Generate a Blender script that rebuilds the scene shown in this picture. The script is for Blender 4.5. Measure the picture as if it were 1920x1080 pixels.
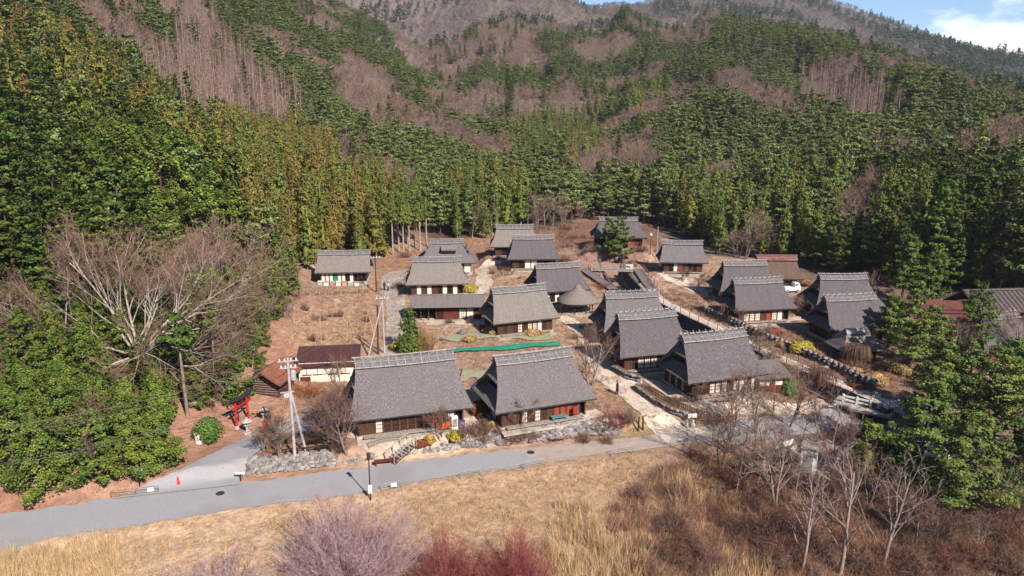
import bpy, math, random
import numpy as np
for o in list(bpy.data.objects): bpy.data.objects.remove(o)
SC = bpy.context.scene
COL = SC.collection
# ------------------------------------------------------------------ camera
FPX, PITCH, CAMH = 1400.0, math.atan(340/1400.0), 36.0
cam = bpy.data.cameras.new('camera'); cam.sensor_width = 36.0
cam.lens = 36.0*FPX/1920.0; cam.clip_start = 0.5; cam.clip_end = 12000
camo = bpy.data.objects.new('camera', cam); COL.objects.link(camo)
camo.location = (0, 0, CAMH); camo.rotation_euler = (math.pi/2-PITCH, 0, 0)
SC.camera = camo
# ------------------------------------------------------------------ light
SUN_AZ, SUN_EL = math.radians(33), math.radians(38)     # azimuth measured from -Y towards +X
SDIR = np.array([math.sin(SUN_AZ)*math.cos(SUN_EL), -math.cos(SUN_AZ)*math.cos(SUN_EL), math.sin(SUN_EL)])
sun = bpy.data.lights.new('sun', 'SUN'); sun.energy = 5.0; sun.angle = math.radians(0.5); sun.color = (1.0, 0.93, 0.84)
suno = bpy.data.objects.new('sun', sun); COL.objects.link(suno)
from mathutils import Vector, Matrix
suno.rotation_euler = Vector(SDIR).to_track_quat('Z', 'Y').to_euler()
suno.location = (60, -60, 120)
W_ = bpy.data.worlds.new('World'); SC.world = W_; W_.use_nodes = True
nt = W_.node_tree; nt.nodes.clear()
N = nt.nodes.new; LK = nt.links.new
out = N('ShaderNodeOutputWorld'); bg = N('ShaderNodeBackground'); bg.inputs['Strength'].default_value = 0.078
sky = N('ShaderNodeTexSky'); sky.sky_type = 'NISHITA'; sky.sun_disc = False
sky.sun_elevation = SUN_EL; sky.sun_rotation = math.pi - SUN_AZ
sky.altitude = 2600; sky.air_density = 1.0; sky.dust_density = 0.05; sky.ozone_density = 3.5
tc = N('ShaderNodeTexCoord'); mp = N('ShaderNodeMapping'); mp.inputs['Scale'].default_value = (1.0, 1.0, 2.6); mp.inputs['Location'].default_value = (0.3, 0.1, 0.0)
nz = N('ShaderNodeTexNoise'); nz.inputs['Scale'].default_value = 4.5; nz.inputs['Detail'].default_value = 10; nz.inputs['Roughness'].default_value = 0.55
sx_ = N('ShaderNodeSeparateXYZ'); el_ = N('ShaderNodeMapRange'); el_.inputs['From Min'].default_value = 0.03; el_.inputs['From Max'].default_value = 0.17; el_.inputs['To Min'].default_value = 0.26; el_.inputs['To Max'].default_value = -0.22
ad_ = N('ShaderNodeMath'); ad_.operation = 'ADD'                     # a bank of fair-weather cloud all round the horizon, broken higher up
rp = N('ShaderNodeValToRGB'); rp.color_ramp.elements[0].position = 0.50; rp.color_ramp.elements[1].position = 0.60
mx = N('ShaderNodeMix'); mx.data_type = 'RGBA'; mx.inputs['B'].default_value = (9.6, 9.7, 9.9, 1)
LK(tc.outputs['Generated'], mp.inputs['Vector']); LK(mp.outputs[0], nz.inputs['Vector']); LK(tc.outputs['Generated'], sx_.inputs[0]); LK(sx_.outputs['Z'], el_.inputs['Value'])
LK(nz.outputs['Fac'], ad_.inputs[0]); LK(el_.outputs['Result'], ad_.inputs[1]); LK(ad_.outputs[0], rp.inputs['Fac'])
LK(rp.outputs['Color'], mx.inputs['Factor']); LK(sky.outputs[0], mx.inputs['A']); LK(mx.outputs['Result'], bg.inputs['Color'])
LK(bg.outputs[0], out.inputs['Surface'])
SC.view_settings.view_transform = 'Standard'; SC.view_settings.look = 'None'; SC.view_settings.gamma = 1.0
SC.view_settings.use_curve_mapping = False; SC.view_settings.exposure = 0.95
SC.render.engine = 'CYCLES'; SC.cycles.max_bounces = 5; SC.cycles.diffuse_bounces = 3; SC.cycles.volume_bounces = 0
SC.cycles.caustics_reflective = False; SC.cycles.caustics_refractive = False
SC.cycles.use_denoising = True; SC.cycles.denoiser = 'OPENIMAGEDENOISE'

# ------------------------------------------------------------------ helpers
rng = random.Random(7); nrg = np.random.default_rng(11)
cP, sP = math.cos(PITCH), math.sin(PITCH)
def proj(x, y, z):
    z = z-CAMH; zc = y*cP-z*sP; yc = y*sP+z*cP
    return 960+FPX*x/zc, 540-FPX*yc/zc, zc
def ray(px, py):
    X = (px-960)/FPX; Y = (540-py)/FPX
    return np.array([X, cP+Y*sP, -sP+Y*cP])
def at_z(px, py, z):
    d = ray(px, py); t = (z-CAMH)/d[2]; return d*t+np.array([0, 0, CAMH])
def at_d(px, py, zc): return ray(px, py)*zc+np.array([0, 0, CAMH])
def lin(r, g, b, k=1.0):
    f = lambda v: ((v/255+0.055)/1.055)**2.4 if v > 10 else v/255/12.92
    return (min(1, f(r)*k), min(1, f(g)*k), min(1, f(b)*k), 1)
def vnoise(x, y, seed=0):
    x = np.asarray(x, float); y = np.asarray(y, float)
    xi = np.floor(x).astype(np.int64); yi = np.floor(y).astype(np.int64); fx = x-xi; fy = y-yi
    def h(a, b):
        n = (a*374761393+b*668265263+seed*1442695041) & 0x7fffffff
        n = ((n ^ (n >> 13))*1274126177) & 0x7fffffff
        return ((n ^ (n >> 16)) & 0xffff)/65535.0
    ux = fx*fx*(3-2*fx); uy = fy*fy*(3-2*fy)
    return (h(xi, yi)*(1-ux)+h(xi+1, yi)*ux)*(1-uy)+(h(xi, yi+1)*(1-ux)+h(xi+1, yi+1)*ux)*uy
def fbm(x, y, seed=0, o=4):
    v = 0; a = 0.5
    for i in range(o): v = v+a*(vnoise(x*2**i, y*2**i, seed+i)-0.5); a *= 0.5
    return v
def sstep(a, b, x):
    t = np.clip((x-a)/(b-a), 0, 1); return t*t*(3-2*t)
def in_poly(px, py, poly):
    px = np.asarray(px, float); py = np.asarray(py, float); r = np.zeros(px.shape, bool); n = len(poly)
    for i in range(n):
        x1, y1 = poly[i]; x2, y2 = poly[(i+1) % n]
        if y1 == y2: continue
        r ^= ((y1 > py) != (y2 > py)) & (px < (x2-x1)*(py-y1)/(y2-y1)+x1)
    return r

# ------------------------------------------------------------------ materials
MATS = {}
def mat(name, c1, c2=None, scale=3.0, rough=0.9, bump=0.0, stretch=None, island=0.0, objrand=0.0, lo=0.35, hi=0.65, detail=6,
        spec=0.2, c3=None, s3=0.3, attr=None, bscale=None, metal=0.0, lo3=0.45, hi3=0.62):
    if name in MATS: return MATS[name]
    m = bpy.data.materials.new(name); m.use_nodes = True; t = m.node_tree; b = t.nodes['Principled BSDF']; n = t.nodes.new; l = t.links.new
    b.inputs['Roughness'].default_value = rough; b.inputs['Specular IOR Level'].default_value = spec; b.inputs['Metallic'].default_value = metal
    tcn = n('ShaderNodeTexCoord'); vec = tcn.outputs['Object']
    if stretch:
        mpn = n('ShaderNodeMapping'); mpn.inputs['Scale'].default_value = stretch; l(vec, mpn.inputs['Vector']); vec = mpn.outputs[0]
    def noise(s, d=detail, v=None):
        q = n('ShaderNodeTexNoise'); q.inputs['Scale'].default_value = s; q.inputs['Detail'].default_value = d; q.inputs['Roughness'].default_value = 0.6
        l(v or vec, q.inputs['Vector']); return q.outputs['Fac']
    def ramp(f, a, c):
        q = n('ShaderNodeMapRange'); q.interpolation_type = 'SMOOTHSTEP'; q.inputs['From Min'].default_value = a; q.inputs['From Max'].default_value = c
        l(f, q.inputs['Value']); return q.outputs['Result']
    def mixc(f, a, c, mode='MIX'):
        q = n('ShaderNodeMix'); q.data_type = 'RGBA'; q.blend_type = mode
        for s, v in (('Factor', f), ('A', a), ('B', c)):
            if hasattr(v, 'is_linked'): l(v, q.inputs[s])
            else: q.inputs[s].default_value = v
        return q.outputs['Result']
    col = c1
    if attr:
        q = n('ShaderNodeAttribute'); q.attribute_name = attr; col = q.outputs['Color']
        if c2: col = mixc(ramp(noise(scale), lo, hi), mixc(1.0, col, c1, 'MULTIPLY'), mixc(1.0, col, c2, 'MULTIPLY'))
    elif c2: col = mixc(ramp(noise(scale), lo, hi), c1, c2)
    if c3: col = mixc(ramp(noise(s3, 4, vec if stretch else tcn.outputs['Object']), lo3, hi3), col, c3)
    if island or objrand:
        v = None
        if island:
            g = n('ShaderNodeNewGeometry'); q = n('ShaderNodeMapRange'); q.inputs['To Min'].default_value = 1-island; q.inputs['To Max'].default_value = 1+island
            l(g.outputs['Random Per Island'], q.inputs['Value']); v = q.outputs['Result']
        if objrand:
            oi = n('ShaderNodeObjectInfo'); q = n('ShaderNodeMapRange'); q.inputs['To Min'].default_value = 1-objrand; q.inputs['To Max'].default_value = 1+objrand
            l(oi.outputs['Random'], q.inputs['Value'])
            hs = n('ShaderNodeHueSaturation'); q2 = n('ShaderNodeMapRange'); q2.inputs['To Min'].default_value = 0.5-objrand*0.10; q2.inputs['To Max'].default_value = 0.5+objrand*0.06
            mu = n('ShaderNodeMath'); mu.operation = 'MULTIPLY'; mu.inputs[1].default_value = 7.31; fr = n('ShaderNodeMath'); fr.operation = 'FRACT'
            l(oi.outputs['Random'], mu.inputs[0]); l(mu.outputs[0], fr.inputs[0]); l(fr.outputs[0], q2.inputs['Value']); l(q2.outputs['Result'], hs.inputs['Hue'])
            if hasattr(col, 'is_linked'): l(col, hs.inputs['Color'])
            else: hs.inputs['Color'].default_value = col
            col = hs.outputs['Color']
            if v:
                mm = n('ShaderNodeMath'); mm.operation = 'MULTIPLY'; l(v, mm.inputs[0]); l(q.outputs['Result'], mm.inputs[1]); v = mm.outputs[0]
            else: v = q.outputs['Result']
        cx = n('ShaderNodeCombineXYZ')
        for k in range(3): l(v, cx.inputs[k])
        col = mixc(1.0, col, cx.outputs[0], 'MULTIPLY')
    if hasattr(col, 'is_linked'): l(col, b.inputs['Base Color'])
    else: b.inputs['Base Color'].default_value = col
    if bump:
        bn = n('ShaderNodeBump'); bn.inputs['Strength'].default_value = 1.0; bn.inputs['Distance'].default_value = bump
        l(noise(bscale or scale*1.3, 5), bn.inputs['Height']); l(bn.outputs[0], b.inputs['Normal'])
    MATS[name] = m; return m

# ------------------------------------------------------------------ mesh builder
class MB:
    def __init__(s): s.v = []; s.f = []; s.m = []; s.smooth = False
    def add(s, vs, fs, mi=0):
        o = len(s.v); s.v.extend([tuple(map(float, p)) for p in vs])
        for f in fs: s.f.append(tuple(i+o for i in f)); s.m.append(mi)
    def box(s, c, d, rz=0.0, mi=0, rx=0.0, ry=0.0):
        x, y, z = d[0]/2, d[1]/2, d[2]/2
        M = Matrix.Rotation(rz, 3, 'Z') @ Matrix.Rotation(ry, 3, 'Y') @ Matrix.Rotation(rx, 3, 'X')
        p = [M @ Vector(q) + Vector(c) for q in ((-x, -y, -z), (x, -y, -z), (x, y, -z), (-x, y, -z), (-x, -y, z), (x, -y, z), (x, y, z), (-x, y, z))]
        s.add(p, [(0, 3, 2, 1), (4, 5, 6, 7), (0, 1, 5, 4), (1, 2, 6, 5), (2, 3, 7, 6), (3, 0, 4, 7)], mi); return s
    def tube(s, a, b, r0, r1=None, n=6, mi=0, cap=True):
        a = Vector(a); b = Vector(b); r1 = r0 if r1 is None else r1
        d = (b-a).normalized() if (b-a).length > 1e-6 else Vector((0, 0, 1))
        u = d.orthogonal().normalized(); w = d.cross(u)
        vs = []
        for q, r in ((a, r0), (b, r1)):
            for i in range(n):
                t = 2*math.pi*i/n; vs.append(q+u*(r*math.cos(t))+w*(r*math.sin(t)))
        fs = [(i, (i+1) % n, n+(i+1) % n, n+i) for i in range(n)]
        if cap: fs += [tuple(range(n-1, -1, -1)), tuple(range(n, 2*n))]
        s.add(vs, fs, mi); return s
    def path(s, pts, radii, n=6, mi=0):
        for i in range(len(pts)-1): s.tube(pts[i], pts[i+1], radii[i], radii[i+1], n, mi, cap=True)
        return s
    def lathe(s, c, prof, n=10, mi=0):
        vs = []; 
        for r, z in prof:
            for i in range(n):
                t = 2*math.pi*i/n; vs.append((c[0]+r*math.cos(t), c[1]+r*math.sin(t), c[2]+z))
        fs = [(k*n+i, k*n+(i+1) % n, (k+1)*n+(i+1) % n, (k+1)*n+i) for k in range(len(prof)-1) for i in range(n)]
        fs += [tuple(range(n-1, -1, -1)), tuple((len(prof)-1)*n+i for i in range(n))]
        s.add(vs, fs, mi); return s
    def grid(s, P, mi=0, flip=False):
        r = len(P); c = len(P[0]); vs = [p for row in P for p in row]
        fs = [(i*c+j, i*c+j+1, (i+1)*c+j+1, (i+1)*c+j) for i in range(r-1) for j in range(c-1)]
        if flip: fs = [f[::-1] for f in fs]
        s.add(vs, fs, mi); return s
    def slab(s, P, Q, mi=0):
        s.grid(P, mi); s.grid(Q, mi, True); r = len(P); c = len(P[0])
        s.grid([P[0], Q[0]], mi, True); s.grid([P[-1], Q[-1]], mi)
        s.grid([[P[i][0] for i in range(r)], [Q[i][0] for i in range(r)]], mi); s.grid([[P[i][-1] for i in range(r)], [Q[i][-1] for i in range(r)]], mi, True)
        return s
    def mesh(s, name, mats):
        me = bpy.data.meshes.new(name); me.from_pydata(s.v, [], s.f)
        for m in (mats if isinstance(mats, (list, tuple)) else [mats]): me.materials.append(m)
        if max(s.m, default=0) > 0: me.polygons.foreach_set('material_index', s.m)
        if s.smooth: me.polygons.foreach_set('use_smooth', [True]*len(s.f))
        me.update(); return me
    def build(s, name, mats, parent=None, loc=(0, 0, 0), rz=0.0): return link(name, s.mesh(name, mats), parent, loc, rz)
def link(name, me, parent=None, loc=(0, 0, 0), rz=0.0):
    o = bpy.data.objects.new(name, me); COL.objects.link(o); o.location = loc; o.rotation_euler = (0, 0, rz)
    if parent: o.parent = parent
    return o
def tag(o, label=None, cat=None, group=None, kind=None):
    if label: o['label'] = label
    if cat: o['category'] = cat
    if group: o['group'] = group
    if kind: o['kind'] = kind
    return o
def empty(name, loc, rz=0.0, label=None, cat=None, group=None):
    o = link(name, None, None, loc, rz); o.empty_display_size = 0.5; return tag(o, label, cat, group)
def np_mesh(name, V, Fq, mats, midx=None):
    V = np.asarray(V, np.float32); Fq = np.asarray(Fq, np.int32); k = Fq.shape[1]; me = bpy.data.meshes.new(name)
    me.vertices.add(len(V)); me.vertices.foreach_set('co', V.ravel()); me.loops.add(Fq.size); me.loops.foreach_set('vertex_index', Fq.ravel())
    me.polygons.add(len(Fq)); me.polygons.foreach_set('loop_start', np.arange(0, Fq.size, k, dtype=np.int32))
    for m in (mats if isinstance(mats, (list, tuple)) else [mats]): me.materials.append(m)
    if midx is not None: me.polygons.foreach_set('material_index', np.asarray(midx, np.int32))
    me.update(calc_edges=True); return me

# ------------------------------------------------------------------ terrain
# houses: key, x, y, z, rot, L, W, R, hr
HOUSES = dict(
 A=(-11.9, 78.7, 1.4, 17, 13.4, 8.6, 10.7, 8.0), B=(2.4, 81.6, 1.2, 21, 12.2, 8.8, 9.1, 7.5), C=(25.2, 89.6, 1.3, 18, 11.2, 8.2, 8.7, 7.4),
 D=(18.4, 98.6, 1.3, 15, 10.6, 8.0, 8.3, 7.6), E=(18.2, 110.6, 1.1, 10, 10.8, 8.4, 8.1, 7.6), F=(1.0, 114.9, 1.3, 20, 11.0, 8.1, 8.7, 7.2),
 G=(8.2, 133.5, 1.5, 14, 10.2, 8.6, 8.0, 6.8), I=(-14.3, 138.6, 1.5, 6, 11.6, 8.0, 8.8, 6.9), J=(-14.0, 157.0, 1.8, 3, 12.4, 9.1, 6.6, 6.8),
 K=(-34.3, 149.9, 1.2, 5, 10.9, 7.4, 10.2, 6.3), L=(4.4, 154.6, 3.0, 3, 11.0, 8.0, 8.3, 6.9), M=(0.6, 165.4, 3.6, 0, 10.9, 8.1, 7.9, 6.8),
 N=(23.8, 165.9, 5.5, -3, 12.1, 7.9, 8.2, 6.5), O=(34.9, 150.9, 3.0, -5, 9.6, 7.4, 7.8, 6.4), P=(41.0, 121.8, 1.2, 10, 10.9, 8.0, 8.4, 7.0),
 Q=(42.6, 134.0, 1.3, 3, 11.0, 8.0, 7.8, 7.4), R=(51.4, 142.5, 1.6, -2, 8.6, 7.7, 7.2, 6.3), S=(52.0, 111.7, 0.9, 10, 10.4, 8.0, 8.1, 7.0),
 T=(56.5, 124.5, 1.0, 2, 11.8, 8.1, 7.9, 7.3), V=(69.5, 103.1, 0.4, 14, 11.0, 8.0, 6.4, 7.0))
CP = []
def cz(px, py, z): CP.append(at_z(px, py, z))
def cd(px, py, d, can=8.0):
    p = at_d(px, py, d); p[2] -= can; CP.append(p)
for a in ((0, 1080, -.3), (400, 1080, -.6), (800, 1080, -1.2), (1200, 1080, -2), (1500, 1080, -2.6), (1900, 1080, -2), (0, 1000, 0), (220, 965, 0),
          (440, 930, 0), (640, 900, 0), (840, 870, 0), (1040, 845, 0), (1200, 830, .1), (1330, 812, .2), (1300, 960, -1.2), (1500, 870, -.8), (1650, 890, -.9), (1850, 900, -.6),
          (1650, 765, .1), (1800, 770, .2), (1900, 690, .3), (1100, 700, 1.2), (950, 650, 1.2), (620, 590, 1.3), (640, 545, 1.2), (730, 600, 1.1), (740, 530, 1.1), (590, 700, 1.3), (470, 815, .6),
          (560, 770, 1.1), (430, 850, .1), (0, 940, .5), (150, 900, 1.2), (300, 830, 1.6), (420, 765, 1.6), (500, 705, 2.2), (540, 600, 2.6), (550, 525, 2.6), (250, 690, 6), (100, 720, 7.5), (0, 600, 12),
          (350, 780, 2.5), (450, 570, 7), (1150, 505, 2.4), (1330, 530, 2.0), (1200, 600, 1.0), (1400, 650, .9), (1550, 680, .6), (1480, 760, .5), (1700, 640, .5), (900, 500, 2.0), (1100, 440, 5.0)):
    cz(*a)
for k, h in HOUSES.items(): CP.append(np.array(h[:3]))
for a in ((0, 300, 118), (0, 150, 150), (0, 0, 215), (150, 300, 125), (150, 150, 175), (150, 0, 260), (300, 450, 112), (300, 300, 150), (300, 150, 260), (300, 0, 370),
          (500, 420, 145), (500, 300, 190), (500, 200, 290), (500, 100, 370), (500, 0, 470), (700, 420, 178), (700, 340, 215), (700, 250, 310), (700, 170, 400), (690, 110, 470),
          (560, 20, 520), (620, -10, 640), (900, 400, 190), (900, 330, 250), (900, 250, 380), (900, 170, 540), (900, 90, 720), (1100, 380, 190), (1100, 310, 270), (1100, 220, 400), (1100, 120, 590), (1085, 15, 790),
          (1300, 400, 190), (1300, 320, 250), (1300, 200, 380), (1300, 100, 530), (1330, 28, 660), (1200, 30, 750), (1500, 400, 175), (1500, 320, 225), (1500, 200, 340), (1500, 120, 470), (1470, 68, 560), (1620, 105, 520),
          (1700, 420, 150), (1700, 320, 195), (1700, 220, 290), (1720, 140, 420), (1900, 420, 140), (1900, 300, 185), (1900, 220, 255), (1860, 175, 330),
          (-300, 300, 110), (-300, 0, 170), (2200, 420, 120), (2200, 250, 170), (2200, 190, 250)): cd(*a)
# far mountains
for a in ((620, 60, 980, 5), (700, 95, 900, 5), (760, 90, 900, 5), (560, -40, 1150, 5), (700, 0, 1180, 5), (850, 30, 1080, 5), (800, -60, 1350, 5), (950, -25, 1250, 5), (1010, 12, 1150, 5), (600, -160, 1500, 5), (850, -170, 1600, 5), (1000, 0, 1450, 5),
          (1110, 28, 1500, 5), (1180, 14, 1550, 5), (1300, -25, 1650, 5), (1450, -50, 1650, 5), (1560, 8, 1600, 5), (1640, 48, 1550, 5), (1720, 72, 1520, 5), (1800, 92, 1500, 5), (1870, 128, 1480, 5), (1960, 135, 1450, 5), (2200, 130, 1500, 5),
          (1400, 30, 1150, 5), (1560, 75, 1050, 5), (1700, 110, 950, 5), (1850, 165, 850, 5), (2100, 175, 850, 5), (1200, 45, 1200, 5), (300, -250, 1100, 5), (-300, -250, 900, 5)): cd(*a)
# valleys behind the ridges
for a in ((1085, 45, 960), (1330, 55, 800), (1200, 60, 900), (1470, 95, 690), (1620, 132, 640), (1740, 165, 540), (1880, 205, 430), (700, 135, 600), (600, 50, 800), (2200, 215, 380)): cd(*a)
for px_ in range(-300, 2300, 260):
    for d_, py_ in ((2000, 190), (2300, 240), (2800, 260)): cd(px_, py_, d_, 0)
for a in ((-60, 15, 0), (0, 15, -1.5), (60, 15, -3), (0, 40, -1.4), (-45, 45, -.3), (45, 45, -2.6), (-150, 90, 15), (150, 90, 1), (-140, 30, 4), (140, 30, -1)): CP.append(np.array(a, float))
CP = np.array(CP)
def warp(x, y): return np.stack([2.2*x/np.maximum(y, 8), 1.9*np.log(np.maximum(y, 8))], -1)
cw = warp(CP[:, 0], CP[:, 1]); nC = len(CP)
KER = lambda r: r**1.5
A_ = np.zeros((nC+3, nC+3)); A_[:nC, :nC] = KER(np.linalg.norm(cw[:, None]-cw[None], axis=-1))-np.eye(nC)*0.02
A_[:nC, nC] = 1; A_[:nC, nC+1:] = cw; A_[nC, :nC] = 1; A_[nC+1:, :nC] = cw.T
zs_ = CP[:, 2]/np.maximum(CP[:, 1], 8)       # interpolate slope angle so far relief stays in proportion
sol_ = np.linalg.solve(A_, np.concatenate([zs_, np.zeros(3)]))
def base_z(x, y):
    x = np.asarray(x, float).ravel(); y = np.asarray(y, float).ravel(); r = np.empty(len(x))
    for i in range(0, len(x), 20000):
        w = warp(x[i:i+20000], y[i:i+20000]); K_ = KER(np.linalg.norm(w[:, None]-cw[None], axis=-1))
        r[i:i+20000] = (K_@sol_[:nC]+sol_[nC]+w@sol_[nC+1:])*np.maximum(y[i:i+20000], 8)
    return r
def seg_dist(x, y, pts):
    best = np.full(x.shape, 1e9); side = np.zeros(x.shape); tt = np.zeros(x.shape)
    L0 = 0
    for (ax, ay), (bx, by) in zip(pts[:-1], pts[1:]):
        dx, dy = bx-ax, by-ay; l2 = dx*dx+dy*dy; t = np.clip(((x-ax)*dx+(y-ay)*dy)/l2, 0, 1)
        d = np.hypot(x-ax-t*dx, y-ay-t*dy); s_ = dx*(y-ay)-dy*(x-ax); m = d < best
        best = np.where(m, d, best); side = np.where(m, np.sign(s_), side); tt = np.where(m, L0+t*math.sqrt(l2), tt); L0 += math.sqrt(l2)
    return best, side, tt
# stone bank line along the road (foot), stream channel
BANK = [tuple(at_z(px, py, 0)[:2]) for px, py in ((462, 893), (560, 884), (690, 867), (770, 855), (860, 845), (1000, 831), (1100, 821), (1165, 815))]
CHAN = [tuple(at_z(px, py, z)[:2]) for px, py, z in ((1140, 500, 1.5), (1160, 530, 1.2), (1200, 568, 1.0), (1290, 612, .8), (1420, 680, .6), (1560, 735, .4), (1640, 772, .2))]
def final_z(x, y):
    x = np.asarray(x, float); y = np.asarray(y, float); sh = x.shape; z = base_z(x, y).reshape(sh)
    px, py, zc = proj(x, y, z)
    far = sstep(150, 420, y)
    z = z+far*(fbm(x/95, y/95, 3, 4)*np.clip(y*0.05, 0, 38))
    spur = fbm(x/80, y/280, 13, 3); z = z+sstep(190, 420, y)*(0.12-np.abs(spur))*np.clip(y*0.22, 0, 105)*(1-.5*sstep(700, 1000, y))
    z = z+(1-far)*fbm(x/9, y/9, 5, 3)*0.35*sstep(14, 40, np.hypot(x-5, y-95)-30)
    z = z+fbm(x/4.5, y/4.5, 8, 3)*0.25
    d, s_, _ = seg_dist(x, y, BANK); sd = d*s_                       # positive behind the bank
    m = (sd > -1.5) & (d < 9); tgt = 1.15*sstep(0.1, 1.7, sd); wgt = np.where(m, 1-sstep(4.5, 9, d), 0)
    z = np.where(m, z*(1-wgt)+tgt*wgt, z)
    for k, h in HOUSES.items():
        a = math.radians(h[3]); ux = (x-h[0])*math.cos(a)+(y-h[1])*math.sin(a); uy = -(x-h[0])*math.sin(a)+(y-h[1])*math.cos(a)
        dd = np.maximum(np.abs(ux)-h[4]/2-.3, np.abs(uy)-h[5]/2-.6); w = 1-sstep(0, 2.6, dd); z = z*(1-w)+h[2]*w
    d, s_, t = seg_dist(x, y, CHAN); z = z-2.6*(1-sstep(2.15, 2.85, d))*sstep(2, 9, t)
    # keep the road bed level
    d, s_, _ = seg_dist(x, y, ROADC); w = 1-sstep(3.0, 4.6, d); z = z*(1-w)+0.0*w
    return z
ROAD_N = [(-60, 975), (0, 965), (180, 940), (330, 921), (440, 908), (560, 893), (700, 874), (840, 858), (960, 844), (1100, 829), (1200, 819), (1330, 803)]
ROAD_S = [(-60, 1043), (0, 1031), (111, 1007), (222, 990), (315, 977), (433, 956), (560, 940), (667, 927), (753, 908), (863, 892), (980, 874), (1113, 855), (1250, 838), (1360, 826)]
def resample(pts, n):
    p = np.array(pts, float); s = np.concatenate([[0], np.cumsum(np.linalg.norm(np.diff(p, axis=0), axis=1))]); t = np.linspace(0, s[-1], n)
    return np.stack([np.interp(t, s, p[:, i]) for i in range(p.shape[1])], 1)
RN = resample([at_z(*p, 0)[:2] for p in ROAD_N], 90); RS = resample([at_z(*p, 0)[:2] for p in ROAD_S], 90)
ROADC = [tuple(p) for p in ((RN+RS)/2)[::6]]
def axis(lo, hi, step, mn, mx, g):
    a = list(np.arange(lo, hi, step)); s = step; v = a[-1]
    while v < mx: s *= g; v += s; a.append(v)
    s = step; v = lo; b = []
    while v > mn: s *= g; v -= s; b.append(v)
    return np.array(b[::-1]+a)
GX = axis(-62, 80, 0.62, -1900, 1900, 1.055); GY = axis(38, 172, 0.62, 4, 2100, 1.03)
XX, YY = np.meshgrid(GX, GY); ZZ = final_z(XX, YY)
def gz(x, y):
    x = np.asarray(x, float); y = np.asarray(y, float)
    i = np.clip(np.searchsorted(GX, x)-1, 0, len(GX)-2); j = np.clip(np.searchsorted(GY, y)-1, 0, len(GY)-2)
    fx = np.clip((x-GX[i])/(GX[i+1]-GX[i]), 0, 1); fy = np.clip((y-GY[j])/(GY[j+1]-GY[j]), 0, 1)
    return (ZZ[j, i]*(1-fx)+ZZ[j, i+1]*fx)*(1-fy)+(ZZ[j+1, i]*(1-fx)+ZZ[j+1, i+1]*fx)*fy
def G(px, py, tmax=1800):
    d = ray(px, py); t = 25.0; p = None
    while t < tmax:
        q = d*t; 
        if q[2]+CAMH < gz(q[0], q[1]):
            a, b = t/1.012, t
            for _ in range(14):
                c = (a+b)/2; q = d*c
                if q[2]+CAMH < gz(q[0], q[1]): b = c
                else: a = c
            q = d*b; return Vector((q[0], q[1], float(gz(q[0], q[1]))))
        t *= 1.012
    q = d*tmax; return Vector((q[0], q[1], float(gz(q[0], q[1]))))
def on(x, y, dz=0.0): return Vector((x, y, float(gz(x, y))+dz))
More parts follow.
